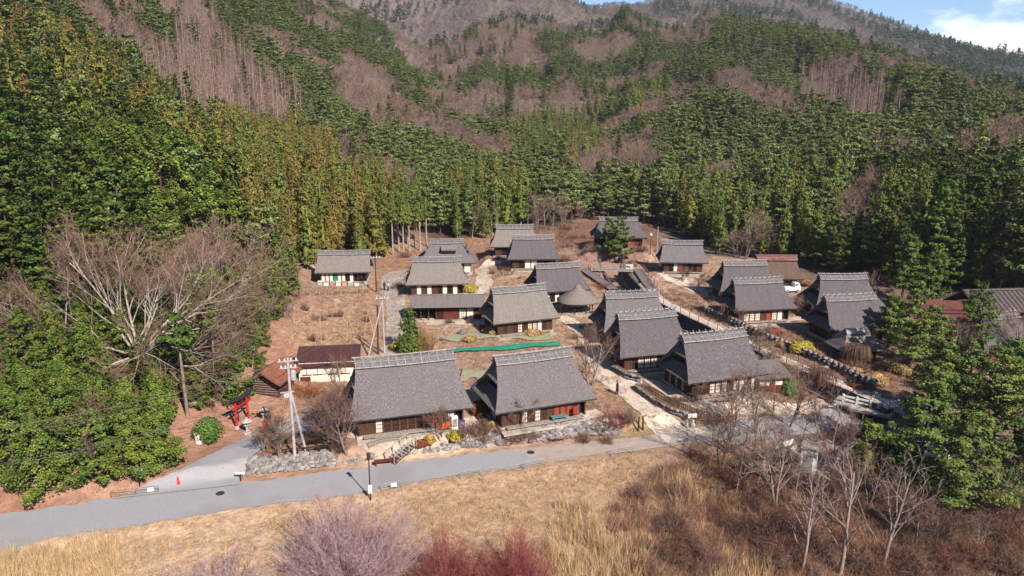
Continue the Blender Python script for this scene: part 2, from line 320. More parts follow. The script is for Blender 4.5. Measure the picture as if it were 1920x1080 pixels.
# ------------------------------------------------------------------ ground sheet
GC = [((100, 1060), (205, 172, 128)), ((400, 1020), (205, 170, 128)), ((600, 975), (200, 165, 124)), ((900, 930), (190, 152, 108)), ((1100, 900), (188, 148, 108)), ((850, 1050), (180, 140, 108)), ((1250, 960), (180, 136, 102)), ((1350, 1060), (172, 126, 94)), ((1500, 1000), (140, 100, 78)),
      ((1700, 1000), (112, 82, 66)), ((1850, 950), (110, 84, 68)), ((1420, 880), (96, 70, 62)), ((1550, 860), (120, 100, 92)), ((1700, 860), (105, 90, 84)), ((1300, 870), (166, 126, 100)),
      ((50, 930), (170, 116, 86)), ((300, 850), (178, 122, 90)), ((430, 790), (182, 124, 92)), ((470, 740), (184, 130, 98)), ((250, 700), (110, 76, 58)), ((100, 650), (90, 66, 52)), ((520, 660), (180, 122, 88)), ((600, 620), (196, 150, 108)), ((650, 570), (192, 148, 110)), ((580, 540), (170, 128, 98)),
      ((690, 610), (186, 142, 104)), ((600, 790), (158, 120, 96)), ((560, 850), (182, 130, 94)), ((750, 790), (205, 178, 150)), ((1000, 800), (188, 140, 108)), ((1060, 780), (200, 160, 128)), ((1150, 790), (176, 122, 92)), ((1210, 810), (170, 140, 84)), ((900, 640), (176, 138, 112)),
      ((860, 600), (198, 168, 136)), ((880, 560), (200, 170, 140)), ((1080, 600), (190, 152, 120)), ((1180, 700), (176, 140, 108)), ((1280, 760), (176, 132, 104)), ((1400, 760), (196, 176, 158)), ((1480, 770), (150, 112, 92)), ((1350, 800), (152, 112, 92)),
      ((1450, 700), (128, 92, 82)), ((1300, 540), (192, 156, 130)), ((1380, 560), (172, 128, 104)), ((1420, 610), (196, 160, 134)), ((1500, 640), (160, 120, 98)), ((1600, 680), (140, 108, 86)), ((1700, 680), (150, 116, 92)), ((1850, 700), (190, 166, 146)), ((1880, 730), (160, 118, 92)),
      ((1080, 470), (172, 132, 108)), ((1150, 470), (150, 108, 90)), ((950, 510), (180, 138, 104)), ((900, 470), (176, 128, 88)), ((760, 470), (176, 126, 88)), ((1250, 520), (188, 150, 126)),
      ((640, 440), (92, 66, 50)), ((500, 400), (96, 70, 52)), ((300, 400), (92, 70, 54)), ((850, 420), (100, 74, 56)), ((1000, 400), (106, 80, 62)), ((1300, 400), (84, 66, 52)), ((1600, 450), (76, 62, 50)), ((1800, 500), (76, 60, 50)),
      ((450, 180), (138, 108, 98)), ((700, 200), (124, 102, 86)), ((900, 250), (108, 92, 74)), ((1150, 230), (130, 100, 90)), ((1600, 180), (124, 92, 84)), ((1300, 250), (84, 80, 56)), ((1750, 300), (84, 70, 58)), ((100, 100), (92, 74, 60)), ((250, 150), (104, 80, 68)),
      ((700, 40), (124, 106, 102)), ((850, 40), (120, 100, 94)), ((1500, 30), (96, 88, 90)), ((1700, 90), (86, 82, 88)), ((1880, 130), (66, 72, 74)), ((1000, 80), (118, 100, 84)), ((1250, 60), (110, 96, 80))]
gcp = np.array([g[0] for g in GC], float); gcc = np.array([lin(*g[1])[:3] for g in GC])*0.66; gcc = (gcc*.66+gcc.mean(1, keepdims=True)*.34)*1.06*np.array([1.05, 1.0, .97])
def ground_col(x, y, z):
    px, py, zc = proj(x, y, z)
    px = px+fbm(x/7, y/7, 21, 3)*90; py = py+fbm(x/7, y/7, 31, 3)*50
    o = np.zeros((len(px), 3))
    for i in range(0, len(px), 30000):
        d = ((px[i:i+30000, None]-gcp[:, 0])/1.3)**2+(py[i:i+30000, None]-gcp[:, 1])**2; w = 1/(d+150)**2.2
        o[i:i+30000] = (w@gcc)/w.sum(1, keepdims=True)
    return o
def ground():
    ny, nx = XX.shape; V = np.stack([XX.ravel(), YY.ravel(), ZZ.ravel()], 1)
    idx = np.arange(nx*ny).reshape(ny, nx); Fq = np.stack([idx[:-1, :-1].ravel(), idx[:-1, 1:].ravel(), idx[1:, 1:].ravel(), idx[1:, :-1].ravel()], 1)
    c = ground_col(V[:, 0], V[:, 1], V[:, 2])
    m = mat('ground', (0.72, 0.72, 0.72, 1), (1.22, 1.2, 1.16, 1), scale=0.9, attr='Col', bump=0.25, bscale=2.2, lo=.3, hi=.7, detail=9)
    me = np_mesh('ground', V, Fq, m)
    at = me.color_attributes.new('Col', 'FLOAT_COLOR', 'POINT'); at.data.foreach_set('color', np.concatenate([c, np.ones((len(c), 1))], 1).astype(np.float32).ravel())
    me.polygons.foreach_set('use_smooth', [True]*len(me.polygons))
    tag(link('ground', me), 'dry brown ground rising from the roadside field to the forested mountains', None, None, 'structure')
ground()
M_asph = mat('asphalt', lin(172, 170, 172, .64), lin(162, 158, 160, .64), scale=6, rough=.85, bump=.01, c3=lin(158, 152, 150, .62), s3=.12, bscale=25, lo3=.45, hi3=.7, lo=.3, hi=.7)
M_beige = mat('worn_asphalt', lin(190, 172, 158, .62), lin(174, 158, 148, .62), scale=1.0, rough=.9, bump=.01, bscale=25)
M_path = mat('gravel_path', lin(226, 208, 190, .7), lin(202, 182, 164, .7), scale=1.5, rough=.95, bump=.03, bscale=12)
M_conc = mat('concrete', lin(196, 186, 176, .62), lin(168, 158, 150, .62), scale=1.5, rough=.9, bump=.01)
def unit_(v): return v/np.maximum(np.linalg.norm(v, axis=1, keepdims=True), 1e-6)
def ribbon(name, A, B, n, na, m, dz=.05, lin2=None, kind='structure', label=None, zfun=None, thick=0.0):
    A = resample(A, n)[:, :2]; B = resample(B, n)[:, :2]; b = MB(); b.smooth = True; n_ = unit_(B-A)
    A = A-n_*(vnoise(A[:, 0]*1.1, A[:, 1]*1.1, 91)[:, None]-.5)*.5; B = B+n_*(vnoise(B[:, 0]*1.1, B[:, 1]*1.1, 92)[:, None]-.5)*.5
    P = []
    for i in range(n):
        row = []
        for j in range(na+1):
            t = j/na; x, y = A[i, :2]*(1-t)+B[i, :2]*t; z = (zfun(x, y) if zfun else float(gz(x, y)))+dz
            row.append((x, y, z))
        P.append(row)
    if P[0][0][0] < P[-1][0][0]: P = P[::-1] if (P[0][0][1] < P[0][-1][1]) else P
    b.grid(P)
    o = b.build(name, m); tag(o, label, None, None, kind); return o
# main road: grey length, then the paler length beyond the joint
k = int(np.argmin(np.abs(np.array([proj(p[0], p[1], 0)[0] for p in RN])-965)))
ribbon('road', RN[:k+1], RS[:k+3], 90, 8, M_asph, .05, label='grey asphalt lane running past the stone bank')
ribbon('road', RN[k:], RS[k+2:], 60, 8, M_beige, .054, label='paler worn length of the lane towards the village path')
def pixpath(pts, ws):
    c = np.array([list(G(*p))[:2] for p in pts]); w = np.array(ws, float)
    s = resample(np.concatenate([c, w[:, None]], 1), max(12, int(len(c)*10))); k = 4
    for _ in range(3):
        s[1:-1] = (s[:-2]+2*s[1:-1]+s[2:])/4
    t = np.gradient(s[:, :2], axis=0); t /= np.linalg.norm(t, axis=1, keepdims=True); nrm = np.stack([-t[:, 1], t[:, 0]], 1)
    return s[:, :2]+nrm*s[:, 2:]/2, s[:, :2]-nrm*s[:, 2:]/2
def path(name, pts, ws, m, dz, label):
    a, b = pixpath(pts, ws); ribbon(name, a, b, max(30, len(a)), 4, m, dz, label=label)
ribbon('road', [list(G(*p))[:2] for p in ((215, 937), (262, 916), (330, 886), (400, 852), (450, 828), (490, 806), (530, 790), (600, 772))], [list(G(*p))[:2] for p in ((446, 911), (450, 902), (456, 888), (468, 870), (486, 850), (505, 834), (550, 815), (620, 800))], 60, 14, M_asph, .15, label='side road climbing from the lane towards the shrine gate')
path('path', [(1290, 822), (1235, 783), (1180, 738), (1140, 708), (1122, 680), (1110, 650), (1090, 622), (1068, 603), (1050, 594)], [5.6, 3.6, 3.1, 3.4, 3.0, 2.6, 2.6, 2.8, 3], M_path, .07, 'pale gravel path climbing between the thatched houses')
path('path', [(1158, 727), (1200, 716), (1235, 722), (1275, 748), (1330, 768), (1420, 764), (1500, 770), (1600, 775)], [2.0, 2.2, 2.0, 2.0, 2.4, 2.6, 2.6, 3], M_path, .08, 'pale path round the front of the house beside the stream')
path('road', [(732, 668), (738, 630), (744, 596), (741, 562), (734, 540), (735, 522), (750, 512), (772, 505)], [3.2, 3.2, 3.2, 3.6, 4.4, 4.6, 4.6, 4.2], M_conc, .08, 'narrow concrete lane climbing past the twin power poles')
path('path', [(872, 562), (890, 548), (908, 532), (908, 516), (900, 506), (915, 496), (940, 490)], [5, 4.6, 3.6, 3.0, 2.6, 2.4, 2], M_path, .08, 'pale path winding between the upper thatched houses')
path('path', [(960, 606), (900, 607), (850, 604), (800, 606)], [2.4, 2.4, 3, 3], M_path, .09, 'trodden yard before the long plank-roofed shop')
path('path', [(1240, 512), (1262, 520), (1300, 542), (1345, 562), (1380, 575)], [3.5, 4, 3, 2.4, 2], M_path, .08, 'sandy yard below the upper right house')
path('path', [(1385, 600), (1440, 601), (1500, 598), (1530, 596)], [2.4, 2.4, 2.4, 2], M_path, .09, 'pale yard in front of the house by the stream garden')
path('path', [(1800, 712), (1850, 702), (1925, 690)], [3, 3.4, 3.4], M_path, .09, 'pale yard before the far right house')
path('path', [(655, 812), (720, 820), (800, 806), (862, 794), (900, 786)], [2.2, 2.6, 2.6, 2.6, 2.2], M_path, .085, 'pale terrace along the front of the near left house')
path('path', [(955, 802), (1020, 797), (1080, 783), (1125, 773)], [2, 2.2, 2.2, 2], M_path, .085, 'pale terrace along the front of the near centre house')
path('path', [(1700, 905), (1640, 880), (1570, 862), (1520, 880)], [7, 9, 8, 5], M_beige, .08, 'car park surface half hidden below the pines')
path('road', [(1345, 815), (1450, 800), (1560, 785), (1660, 775), (1780, 770)], [5, 4.6, 4.6, 5, 5], M_asph, .06, 'shaded end of the lane beside the stream bridge')
# manhole covers
M_iron = mat('iron', lin(90, 84, 80, .5), lin(70, 66, 64, .5), scale=8, rough=.7, metal=.3)
for px, py, lb in ((413, 926, 'round iron manhole cover on the lane before the side road'), (995, 849, 'round iron manhole cover where the lane turns pale')):
    p = G(px, py); b = MB(); b.lathe((0, 0, 0), [(.42, 0), (.42, .02), (.36, .03)], 16); b.box((0, 0, .03), (.5, .05, .02)); b.box((0, 0, .03), (.05, .5, .02))
    tag(b.build('manhole_cover', M_iron, None, (p.x, p.y, p.z+.055)), lb, 'manhole cover')

# ------------------------------------------------------------------ stone bank
M_stone = [mat('stone%d' % i, lin(*c, .5), lin(c[0]-50, c[1]-50, c[2]-46, .5), scale=3.5, rough=.9, bump=.04, lo=.3, hi=.75) for i, c in enumerate(((190, 180, 174), (172, 164, 162), (206, 196, 186), (160, 150, 144)))]
def stone_mesh(seed, m):
    r = random.Random(seed); b = MB(); n = 7; prof = [(.30, -.28), (.50, -.1), (.46, .14), (.22, .30)]
    vs = []
    for rr, z in prof:
        for i in range(n):
            t = 2*math.pi*(i+r.uniform(-.25, .25))/n; q = rr*r.uniform(.8, 1.2); vs.append((q*math.cos(t), q*math.sin(t), z*r.uniform(.8, 1.2)))
    fs = [(k*n+i, k*n+(i+1) % n, (k+1)*n+(i+1) % n, (k+1)*n+i) for k in range(3) for i in range(n)]+[tuple(range(n-1, -1, -1)), tuple(3*n+i for i in range(n))]
    b.add(vs, fs); return b.mesh('stone', m)
STONES = [stone_mesh(i, M_stone[i % 4]) for i in range(8)]
M_soil = mat('soil', lin(150, 120, 98, .5), lin(110, 88, 74, .5), scale=2, bump=.05)
def rock(parent, p, s, r=rng, name='stone'):
    o = link(name, r.choice(STONES), parent, p); o.scale = (s*r.uniform(.8, 1.3), s*r.uniform(.8, 1.2), s*r.uniform(.7, 1.0)); o.rotation_euler = (r.uniform(-.5, .5), r.uniform(-.5, .5), r.uniform(0, 6.3)); return o
def bank(label, line, n, rows, smin, smax, h0, h1):
    P = resample(line, 60); t = np.gradient(P, axis=0); t /= np.linalg.norm(t, axis=1, keepdims=True); nr = np.stack([-t[:, 1], t[:, 0]], 1)
    b = MB(); b.smooth = True
    b.grid([[(P[i, 0]+nr[i, 0]*w, P[i, 1]+nr[i, 1]*w, float(gz(P[i, 0], P[i, 1]))*0+z) for i in range(60)] for w, z in ((.15, -.1), (.35, .35), (.9, .85), (1.7, 1.13), (2.0, 1.0))])
    root = tag(b.build('stone_wall', M_soil), label, 'stone wall')
    for r in range(rows):
        for i in range(n//rows):
            u = (i+rng.uniform(.2, .8)+(.5 if r % 2 else 0))/(n//rows); k = min(59, u*59); q = int(k)
            f = (r+rng.uniform(.2, .8))/rows; w = .15+1.5*f; z = 1.1*f**.8+.10
            rock(root, (P[q, 0]+nr[q, 0]*w+(t[q, 0])*(k-q)*.5, P[q, 1]+nr[q, 1]*w+t[q, 1]*(k-q)*.5, z), rng.uniform(smin, smax))
BR = resample(BANK, 120)
pxs = np.array([proj(p[0], p[1], 0)[0] for p in BR])
bank('rough grey stone bank left of the wooden steps', BR[pxs < 705], 270, 5, .5, .8, 0, 1)
bank('rough grey stone bank right of the wooden steps', BR[pxs > 742], 300, 5, .62, .98, 0, 1)
# low dark stone wall beside the gravel path, and others
def low_wall(label, pts, h, n, m=0, s=.5, cat='stone wall', rows=2, z0=None):
    P = resample([list(G(*p))[:2] for p in pts], 40); b = MB()
    t = np.gradient(P, axis=0); t /= np.linalg.norm(t, axis=1, keepdims=True); nr = np.stack([-t[:, 1], t[:, 0]], 1)
    zz = [float(gz(*P[i])) for i in range(40)]
    b.grid([[(P[i, 0]+nr[i, 0]*w, P[i, 1]+nr[i, 1]*w, zz[i]+z) for i in range(40)] for w, z in ((-.28, -.2), (-.22, h*.95), (.22, h*.95), (.28, -.2))])
    root = tag(b.build('stone_wall', M_soil), label, cat)
    for r in range(rows):
        for i in range(n//rows):
            k = min(39, (i+rng.uniform(.1, .9))/(n//rows)*39); q = int(k); f = (r+.5)/rows
            for sd in ((-1 if nr[q, 1] > 0 else 1),):
                rock(root, (P[q, 0]+nr[q, 0]*.24*sd, P[q, 1]+nr[q, 1]*.24*sd, zz[q]+h*f), s*rng.uniform(.7, 1.15))
low_wall('low dry-stone wall curving along the gravel path below the streamside house', [(1295, 788), (1262, 775), (1222, 752), (1193, 730)], 0.85, 110, s=.5)
low_wall('short stone retaining wall beside the path behind the bare maple', [(1200, 716), (1176, 709), (1150, 694)], 1.0, 70, s=.6)
low_wall('stone edging wall below the far right house', [(1925, 722), (1890, 728), (1850, 733)], 0.8, 50, s=.6)
low_wall('shaded stone retaining wall below the stream garden', [(1640, 728), (1560, 690), (1480, 655), (1400, 622), (1320, 585)], 1.3, 240, s=.7, rows=3)
low_wall('low stone edging under the lowest left terrace garden', [(575, 552), (620, 552), (690, 548)], 0.5, 40, s=.4)
low_wall('low stone edging round the bed beside the upper path', [(925, 522), (960, 514), (985, 502)], 0.4, 34, s=.4)
# ------------------------------------------------------------------ stream channel
M_wallc = mat('channel_stone', lin(120, 112, 112, .5), lin(84, 80, 84, .5), scale=2.5, rough=.9, bump=.06)
M_water = mat('water', (.02, .03, .035, 1), rough=.08, spec=.5)
CH = resample(CHAN, 60); ct = np.gradient(CH, axis=0); ct /= np.linalg.norm(ct, axis=1, keepdims=True); cn = np.stack([-ct[:, 1], ct[:, 0]], 1)
def chan_wall(label, side):
    b = MB(); rows = []
    for w, z in ((2.05, -3.0), (2.3, .10), (2.75, .10), (2.75, -1.0)):
        rows.append([(CH[i, 0]+cn[i, 0]*w*side, CH[i, 1]+cn[i, 1]*w*side, float(gz(CH[i, 0]+cn[i, 0]*3.4*side, CH[i, 1]+cn[i, 1]*3.4*side))+z) for i in range(60)])
    b.grid(rows); tag(b.build('retaining_wall', M_wallc), label, 'retaining wall')
chan_wall('dark stone wall lining the stream on the railed walkway side', 1); chan_wall('dark stone wall lining the stream behind the thatched houses', -1)
b = MB(); b.grid([[(CH[i, 0]+cn[i, 0]*w, CH[i, 1]+cn[i, 1]*w, float(gz(CH[i, 0], CH[i, 1]))+.18) for i in range(9, 60)] for w in (-2, 2)])
tag(b.build('stream_water', M_water), 'dark water in the walled stream channel', None, None, 'structure')
# walkway along the stream with its railing
b = MB(); b.smooth = True; WK = CH[14:]; wn = cn[14:]
wz = [float(gz(WK[i, 0]+wn[i, 0]*3.6, WK[i, 1]+wn[i, 1]*3.6))+.16 for i in range(len(WK))]
b.grid([[(WK[i, 0]+wn[i, 0]*w, WK[i, 1]+wn[i, 1]*w, wz[i]+z) for i in range(len(WK))] for w, z in ((2.35, -.2), (2.35, 0), (4.6, 0), (4.6, -.2))])
tag(b.build('walkway', M_path), 'pale walkway following the stream down to the bridge', None, None, 'structure')
M_dwood = mat('dark_wood', lin(92, 62, 50, .5), lin(62, 42, 36, .5), scale=4, stretch=(1, 1, .2), rough=.8, bump=.01)
M_dmetal = mat('dark_metal', lin(70, 60, 56, .5), rough=.6, spec=.3)
def railing(label, pts, zs, h, npost, rails, m, name='railing', r=.05, cat='railing', rr=.035):
    """posts and rails along a polyline (world xy), each its own part"""
    P = resample(np.concatenate([np.array(pts, float), np.array(zs, float)[:, None]], 1), npost); root = empty(name, tuple(P[0]), 0, label, cat); o0 = Vector(P[0])
    for q in P: MB().box((0, 0, h/2), (r*2, r*2, h)).build('post', m, root, Vector(q)-o0)
    for z in rails:
        b = MB()
        for i in range(npost-1): b.tube(Vector(P[i])-o0+Vector((0, 0, z)), Vector(P[i+1])-o0+Vector((0, 0, z)), rr, n=5)
        b.build('rail', m, root)
    return root
q = WK+wn*2.5; railing('dark post and rail fence on the stream side of the walkway', q, wz, 1.0, 24, (.5, .95), M_dmetal, rr=.022, r=.04)
q = WK+wn*4.5; railing('dark post and rail fence on the garden side of the walkway', q, wz, 1.0, 24, (.5, .95), M_dmetal, rr=.022, r=.04)
# bridge with white railing at the foot of the stream
M_white = mat('white_paint', lin(236, 232, 226, .8), lin(214, 208, 200, .8), scale=3, rough=.6)
a_ = G(1588, 764); c_ = G(1662, 752)
ang = math.atan2(c_.y-a_.y, c_.x-a_.x); Lb = (c_-a_).length
root = empty('bridge', tuple((a_+c_)/2), ang, 'small concrete bridge with thick white rails across the stream', 'bridge')
MB().box((0, -1.2, .12), (Lb+2, 4.2, .3)).build('deck', M_conc, root)
for i in range(4): MB().box((-Lb/2+Lb*i/3, -1.6, .75), (.24, .24, 1.1)).build('post', M_white, root)
for z in (.6, 1.08): MB().box((0, -1.6, z), (Lb, .14, .2)).build('rail', M_white, root)
# upper footbridge and the stepped boardwalks
a_ = G(1108, 508); c_ = G(1187, 512); a_.z = c_.z = max(a_.z, c_.z)+.5
ang = math.atan2(c_.y-a_.y, c_.x-a_.x); Lb = (c_-a_).length; M_gwood = mat('grey_wood', lin(186, 172, 160, .6), lin(150, 136, 128, .6), scale=4, rough=.85)
root = empty('footbridge', tuple((a_+c_)/2), ang, 'pale timber footbridge with slatted sides above the stream', 'bridge')
MB().box((0, 0, -.1), (Lb, 1.8, .3)).build('deck', M_gwood, root)
for s_ in (-.85, .85):
    for z in (.3, 1.0): MB().box((0, s_, z), (Lb, .09, .12)).build('rail', M_gwood, root)
    for i in range(9): MB().box((-Lb/2+.1+(Lb-.2)*i/8, s_, .5), (.1, .07, 1.0)).build('baluster', M_gwood, root)
M_plank = mat('grey_plank', lin(150, 138, 134, .55), lin(112, 104, 104, .55), scale=3, stretch=(1, 6, 1), rough=.85, bump=.01)
def boardwalk(label, pa, pb, w, n, rail=True):
    a = G(*pa); c = G(*pb); a.z += .35; c.z += .35; d = c-a; ang = math.atan2(d.y, d.x); L = math.hypot(d.x, d.y); root = empty('boardwalk', tuple(a), ang, label, 'boardwalk')
    me = MB().box((0, 0, 0), (L/n*.93, w, .1)).mesh('plank', M_plank)
    for i in range(n): link('plank', me, root, ((i+.5)*L/n, 0, d.z*(i+.5)/n))
    for s_ in (-w/2, w/2): MB().tube((0, s_, -.05), (L, s_, d.z-.05), .08, n=5).build('stringer', M_dwood, root)
    if rail:
        for s_ in (w/2,):
            MB().tube((0, s_, 1.0), (L, s_, d.z+1.0), .05, n=5).build('rail', M_gwood, root)
            for i in range(6): MB().box((L*i/5, s_, d.z*i/5+.5), (.08, .08, 1.0)).build('post', M_dwood, root)
boardwalk('grey plank boardwalk descending left of the stream from the footbridge', (1095, 508), (1150, 545), 2.0, 26)
boardwalk('grey plank boardwalk descending right of the stream from the footbridge', (1196, 508), (1222, 545), 2.0, 26)
# ------------------------------------------------------------------ thatched houses
def thatch(n, c, k=.68, band=0):
    return mat('thatch_'+n, lin(*c, k), lin(c[0]-72, c[1]-72, c[2]-67, k), scale=5.5, stretch=(3.2, .9, .9) if not band else (.55, 2.6, 2.6), rough=.95, bump=.10, lo=.3, hi=.72, detail=8,
               c3=lin(c[0]-34, c[1]-32, c[2]-34, k), s3=.42, bscale=9, lo3=.42, hi3=.72)
TH = dict(grey=thatch('grey', (150, 141, 141)), dark=thatch('dark', (134, 125, 126)), band=thatch('band', (136, 127, 128), band=1), pale=thatch('pale', (166, 155, 148)), brown=thatch('brown', (138, 116, 106)))
M_cap = mat('ridge_bark', lin(140, 134, 136, .56), lin(102, 97, 100, .56), scale=3, stretch=(1, 4, 4), rough=.9, bump=.03)
M_pole = mat('weathered_pole', lin(184, 178, 174, .6), lin(144, 138, 134, .6), scale=4, rough=.85)
M_wall = mat('plank_wall', lin(112, 74, 58, .5), lin(76, 50, 42, .5), scale=3.5, stretch=(5, 5, .6), rough=.85, bump=.02)
M_post = mat('post_wood', lin(120, 78, 58, .5), lin(90, 58, 46, .5), scale=3, rough=.8)
M_plast = mat('plaster', lin(238, 226, 208, .75), lin(220, 204, 184, .75), scale=2, rough=.9)
M_shoji = mat('shoji_paper', lin(240, 226, 210, .72), lin(226, 208, 190, .72), scale=1.5, rough=.8)
M_red = mat('red_cloth', lin(206, 52, 36, .6), lin(170, 38, 30, .6), scale=2, rough=.9)
M_orange = mat('orange_cloth', lin(238, 96, 34, .7), lin(214, 74, 28, .7), scale=2, rough=.9)
M_rdoor = mat('red_brown_door', lin(176, 84, 58, .55), lin(150, 66, 48, .55), scale=2, stretch=(5, 5, .6), rough=.85)
M_stonef = mat('plinth_stone', lin(206, 192, 176, .62), lin(176, 162, 150, .62), scale=2.5, rough=.9, bump=.02)
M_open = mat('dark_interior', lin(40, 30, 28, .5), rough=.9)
M_green = mat('green_cloth', lin(24, 170, 120, .6), lin(18, 140, 100, .6), scale=2, rough=.8)
M_blue = mat('blue_cloth', lin(60, 80, 150, .6), rough=.9)
LATT = {}
def lattice(wd, ht, nx, nz_, m=None):
    k = (round(wd, 2), round(ht, 2), nx, nz_)
    if k not in LATT:
        b = MB()
        for i in range(nx+1): b.box((-wd/2+wd*i/nx, -.03, 0), (.05, .04, ht))
        for i in range(nz_+1): b.box((0, -.034, -ht/2+ht*i/nz_), (wd, .04, .05))
        LATT[k] = b.mesh('lattice', M_post)
    return LATT[k]
def facade(root, x0, x1, y, z0, ht, bays, near, side='x', sgn=1):
    """bays: letters s shoji, w wood, o open dark, r red door, c orange cloth, p plaster, g glass lattice on dark"""
    n = len(bays); wd = (x1-x0)/n; rz = 0 if side == 'x' else (-math.pi/2)
    M = Matrix.Rotation(rz, 3, 'Z')
    def pos(u, v, z): return (u, v, z) if side == 'x' else (v, -u, z)
    for i in range(n+1): MB().box((0, 0, ht/2), (.17, .17, ht)).build('post', M_post, root, pos(x0+wd*i, y, z0), rz)
    MB().box((0, 0, 0), (x1-x0+.3, .2, .22)).build('lintel', M_post, root, pos((x0+x1)/2, y-.03, z0+ht-.1), rz)
    for i, k in enumerate(bays):
        u = x0+wd*(i+.5); w = wd-.19
        if k == 'o': continue
        if k in 'sg':
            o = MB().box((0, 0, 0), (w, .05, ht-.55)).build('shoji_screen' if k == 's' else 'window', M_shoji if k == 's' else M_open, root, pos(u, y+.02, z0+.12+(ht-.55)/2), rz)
            if near: link('lattice', lattice(w, ht-.55, 3 if k == 's' else 4, 4), o)
            MB().box((0, 0, 0), (w, .06, .26)).build('transom', M_wall, root, pos(u, y+.03, z0+ht-.34), rz)
        else:
            mm = dict(w=M_wall, r=M_rdoor, c=M_orange, p=M_plast, b=M_blue, n=M_green)[k]
            MB().box((0, 0, 0), (w, .06, ht-.25)).build({'w': 'wall_panel', 'r': 'door', 'c': 'curtain', 'p': 'wall_panel', 'b': 'curtain', 'n': 'banner'}[k], mm, root, pos(u, y+.02, z0+(ht-.25)/2), rz)
def house(key, name, label, bays, lbays='wwsw', th='grey', near=True, tiers=2, ties=10, poke=.35, extra=None, terrace=1.6):
    x, y, z, rot, L, W, R, hr = HOUSES[key]; he = 2.4; root = empty(name, (x, y, z), math.radians(rot), label, 'house'); tm = TH[th]
    top = hr-.35; rise = top-he; rd = random.Random(key)
    wf = lambda t: W/2*(1-t)**1.06+.10*t
    ef = lambda t: R/2+(L/2-R/2)*(1-t)**1.7+.10
    zf = lambda t: he+.12+rise*t-.22*math.sin(math.pi*min(1, t))*.6
    phi = math.atan2(rise, W/2); off = .42; sx = random.Random(key).randrange(1000)
    nt_, ns = 12, 26
    jit = lambda a, c: float(fbm(np.array([a*1.3+sx]), np.array([c*1.3]), 4, 3)[0])*.16
    b = MB(); b.smooth = False
    for s_ in (-1, 1):
        O, I_ = [], []
        for i in range(nt_+1):
            t = i/nt_; ro, ri = [], []
            for j in range(ns+1):
                u = -1+2*j/ns; e = ef(t); xx = e*u; sag = -.10*math.sin(math.pi*(u*.5+.5))*t; j_ = jit(xx, t*6+s_*9) if 0 < t else jit(xx, 77)*.5
                ro.append((xx, s_*(wf(t)+j_*.5), zf(t)+sag+j_)); ri.append((xx, s_*max(.02, wf(t)-off*math.sin(phi)*.8), zf(t)+sag-off*math.cos(phi)*(.6 if t > .9 else 1)))
            O.append(ro); I_.append(ri)
        if s_ > 0: O = [r[::-1] for r in O]; I_ = [r[::-1] for r in I_]
        b.slab(O, I_)
    roof = b.build('thatched_roof', tm, root)
    for p in roof.data.polygons: p.use_smooth = True
    try: roof.data.set_sharp_from_angle(angle=math.radians(50))
    except Exception: pass
    def skirt(t0, t1, xa, xb, nm, g):
        b = MB(); O, I_ = [], []
        for i in range(6):
            f = i/5; t = t0+(t1-t0)*f; xx = xa+(xb-xa)*f; xx += -.06*math.sin(math.pi*f); ro, ri = [], []
            for j in range(13):
                u = -1+j/6; w = max(.05, wf(t)-.16); jj = jit(u*w, t*5+g*31)*.6; ro.append((g*(xx), u*w, zf(t)+jj)); ri.append((g*(xx-.30), u*w, zf(t)-.34))
            O.append(ro); I_.append(ri)
        if g > 0: O, I_ = O, I_
        else: O = [r[::-1] for r in O]; I_ = [r[::-1] for r in I_]
        b.slab(O, I_); o = b.build(nm, tm, root)
        for p in o.data.polygons: p.use_smooth = True
        try: o.data.set_sharp_from_angle(angle=math.radians(50))
        except Exception: pass
    xw = L/2-1.95 if tiers else L/2-.9
    for g in (-1, 1):
        if tiers:
            skirt(0, .25, L/2+.08, L/2-1.45, 'hip_skirt', g)
            if tiers > 1: skirt(.55, .77, ef(.50)+.10, L/2-1.75, 'gable_skirt', g)
        b = MB(); tt = [0, .3, .6, .85, .97]; pts = [(g*xw, -wf(t)+.3, zf(t)-.3) for t in tt]+[(g*xw, wf(t)-.3, zf(t)-.3) for t in tt[::-1]]
        pts2 = [(p[0]-g*.1, p[1], p[2]) for p in pts]; n = len(pts)
        b.add(pts+pts2, [tuple(range(n)), tuple(range(2*n-1, n-1, -1))]+[(i, (i+1) % n, n+(i+1) % n, n+i) for i in range(n)])
        b.build('gable_wall', M_dwood, root)
        if tiers > 1 and near:
            for q in (-.7, .7):
                o = MB().box((0, 0, 0), (.05, .9, .45)).build('gable_window', M_shoji, root, (g*(xw+.06), q, he+rise*.46))
    # ridge
    t0 = .86; e = R/2+.16; b = MB(); prof = [(wf(t0)+.16, zf(t0)+.06), (wf(.93)+.18, zf(.93)+.16), (.16, top+.16), (0, top+.22)]
    pr = [(-a, c) for a, c in prof]+[(a, c) for a, c in prof[:-1][::-1]]
    sg = lambda u: -.10*math.sin(math.pi*(u*.5+.5))
    rows = [[(u*e, a, c+sg(u)) for a, c in pr] for u in (-1, -.6, -.2, .2, .6, 1)]
    b.grid(rows, 0, False); n = len(pr)
    for r_ in (0, -1): b.add(rows[r_], [tuple(range(n))])
    b.build('ridge_cap', M_cap, root)
    poles = [(prof[0][0]+.05, prof[0][1]+.08, .085), (prof[1][0]+.04, prof[1][1]+.09, .05)]
    for a, c, r_ in poles:
        for s_ in (-1, 1):
            b = MB(); us = (-1, -.5, 0, .5, 1); b.path([(u*(e+.1), s_*a, c+sg(u)) for u in us], [r_]*5, 5); b.build('ridge_pole', M_pole, root)
    b = MB(); us = (-1, -.5, 0, .5, 1); b.path([(u*(e+.25), 0, top+.42+sg(u)) for u in us], [.09]*5, 6); b.build('ridge_pole', M_pole, root)
    dv = Vector((0, -prof[0][0], prof[0][1]))-Vector((0, 0, top+.30)); dv.normalize()
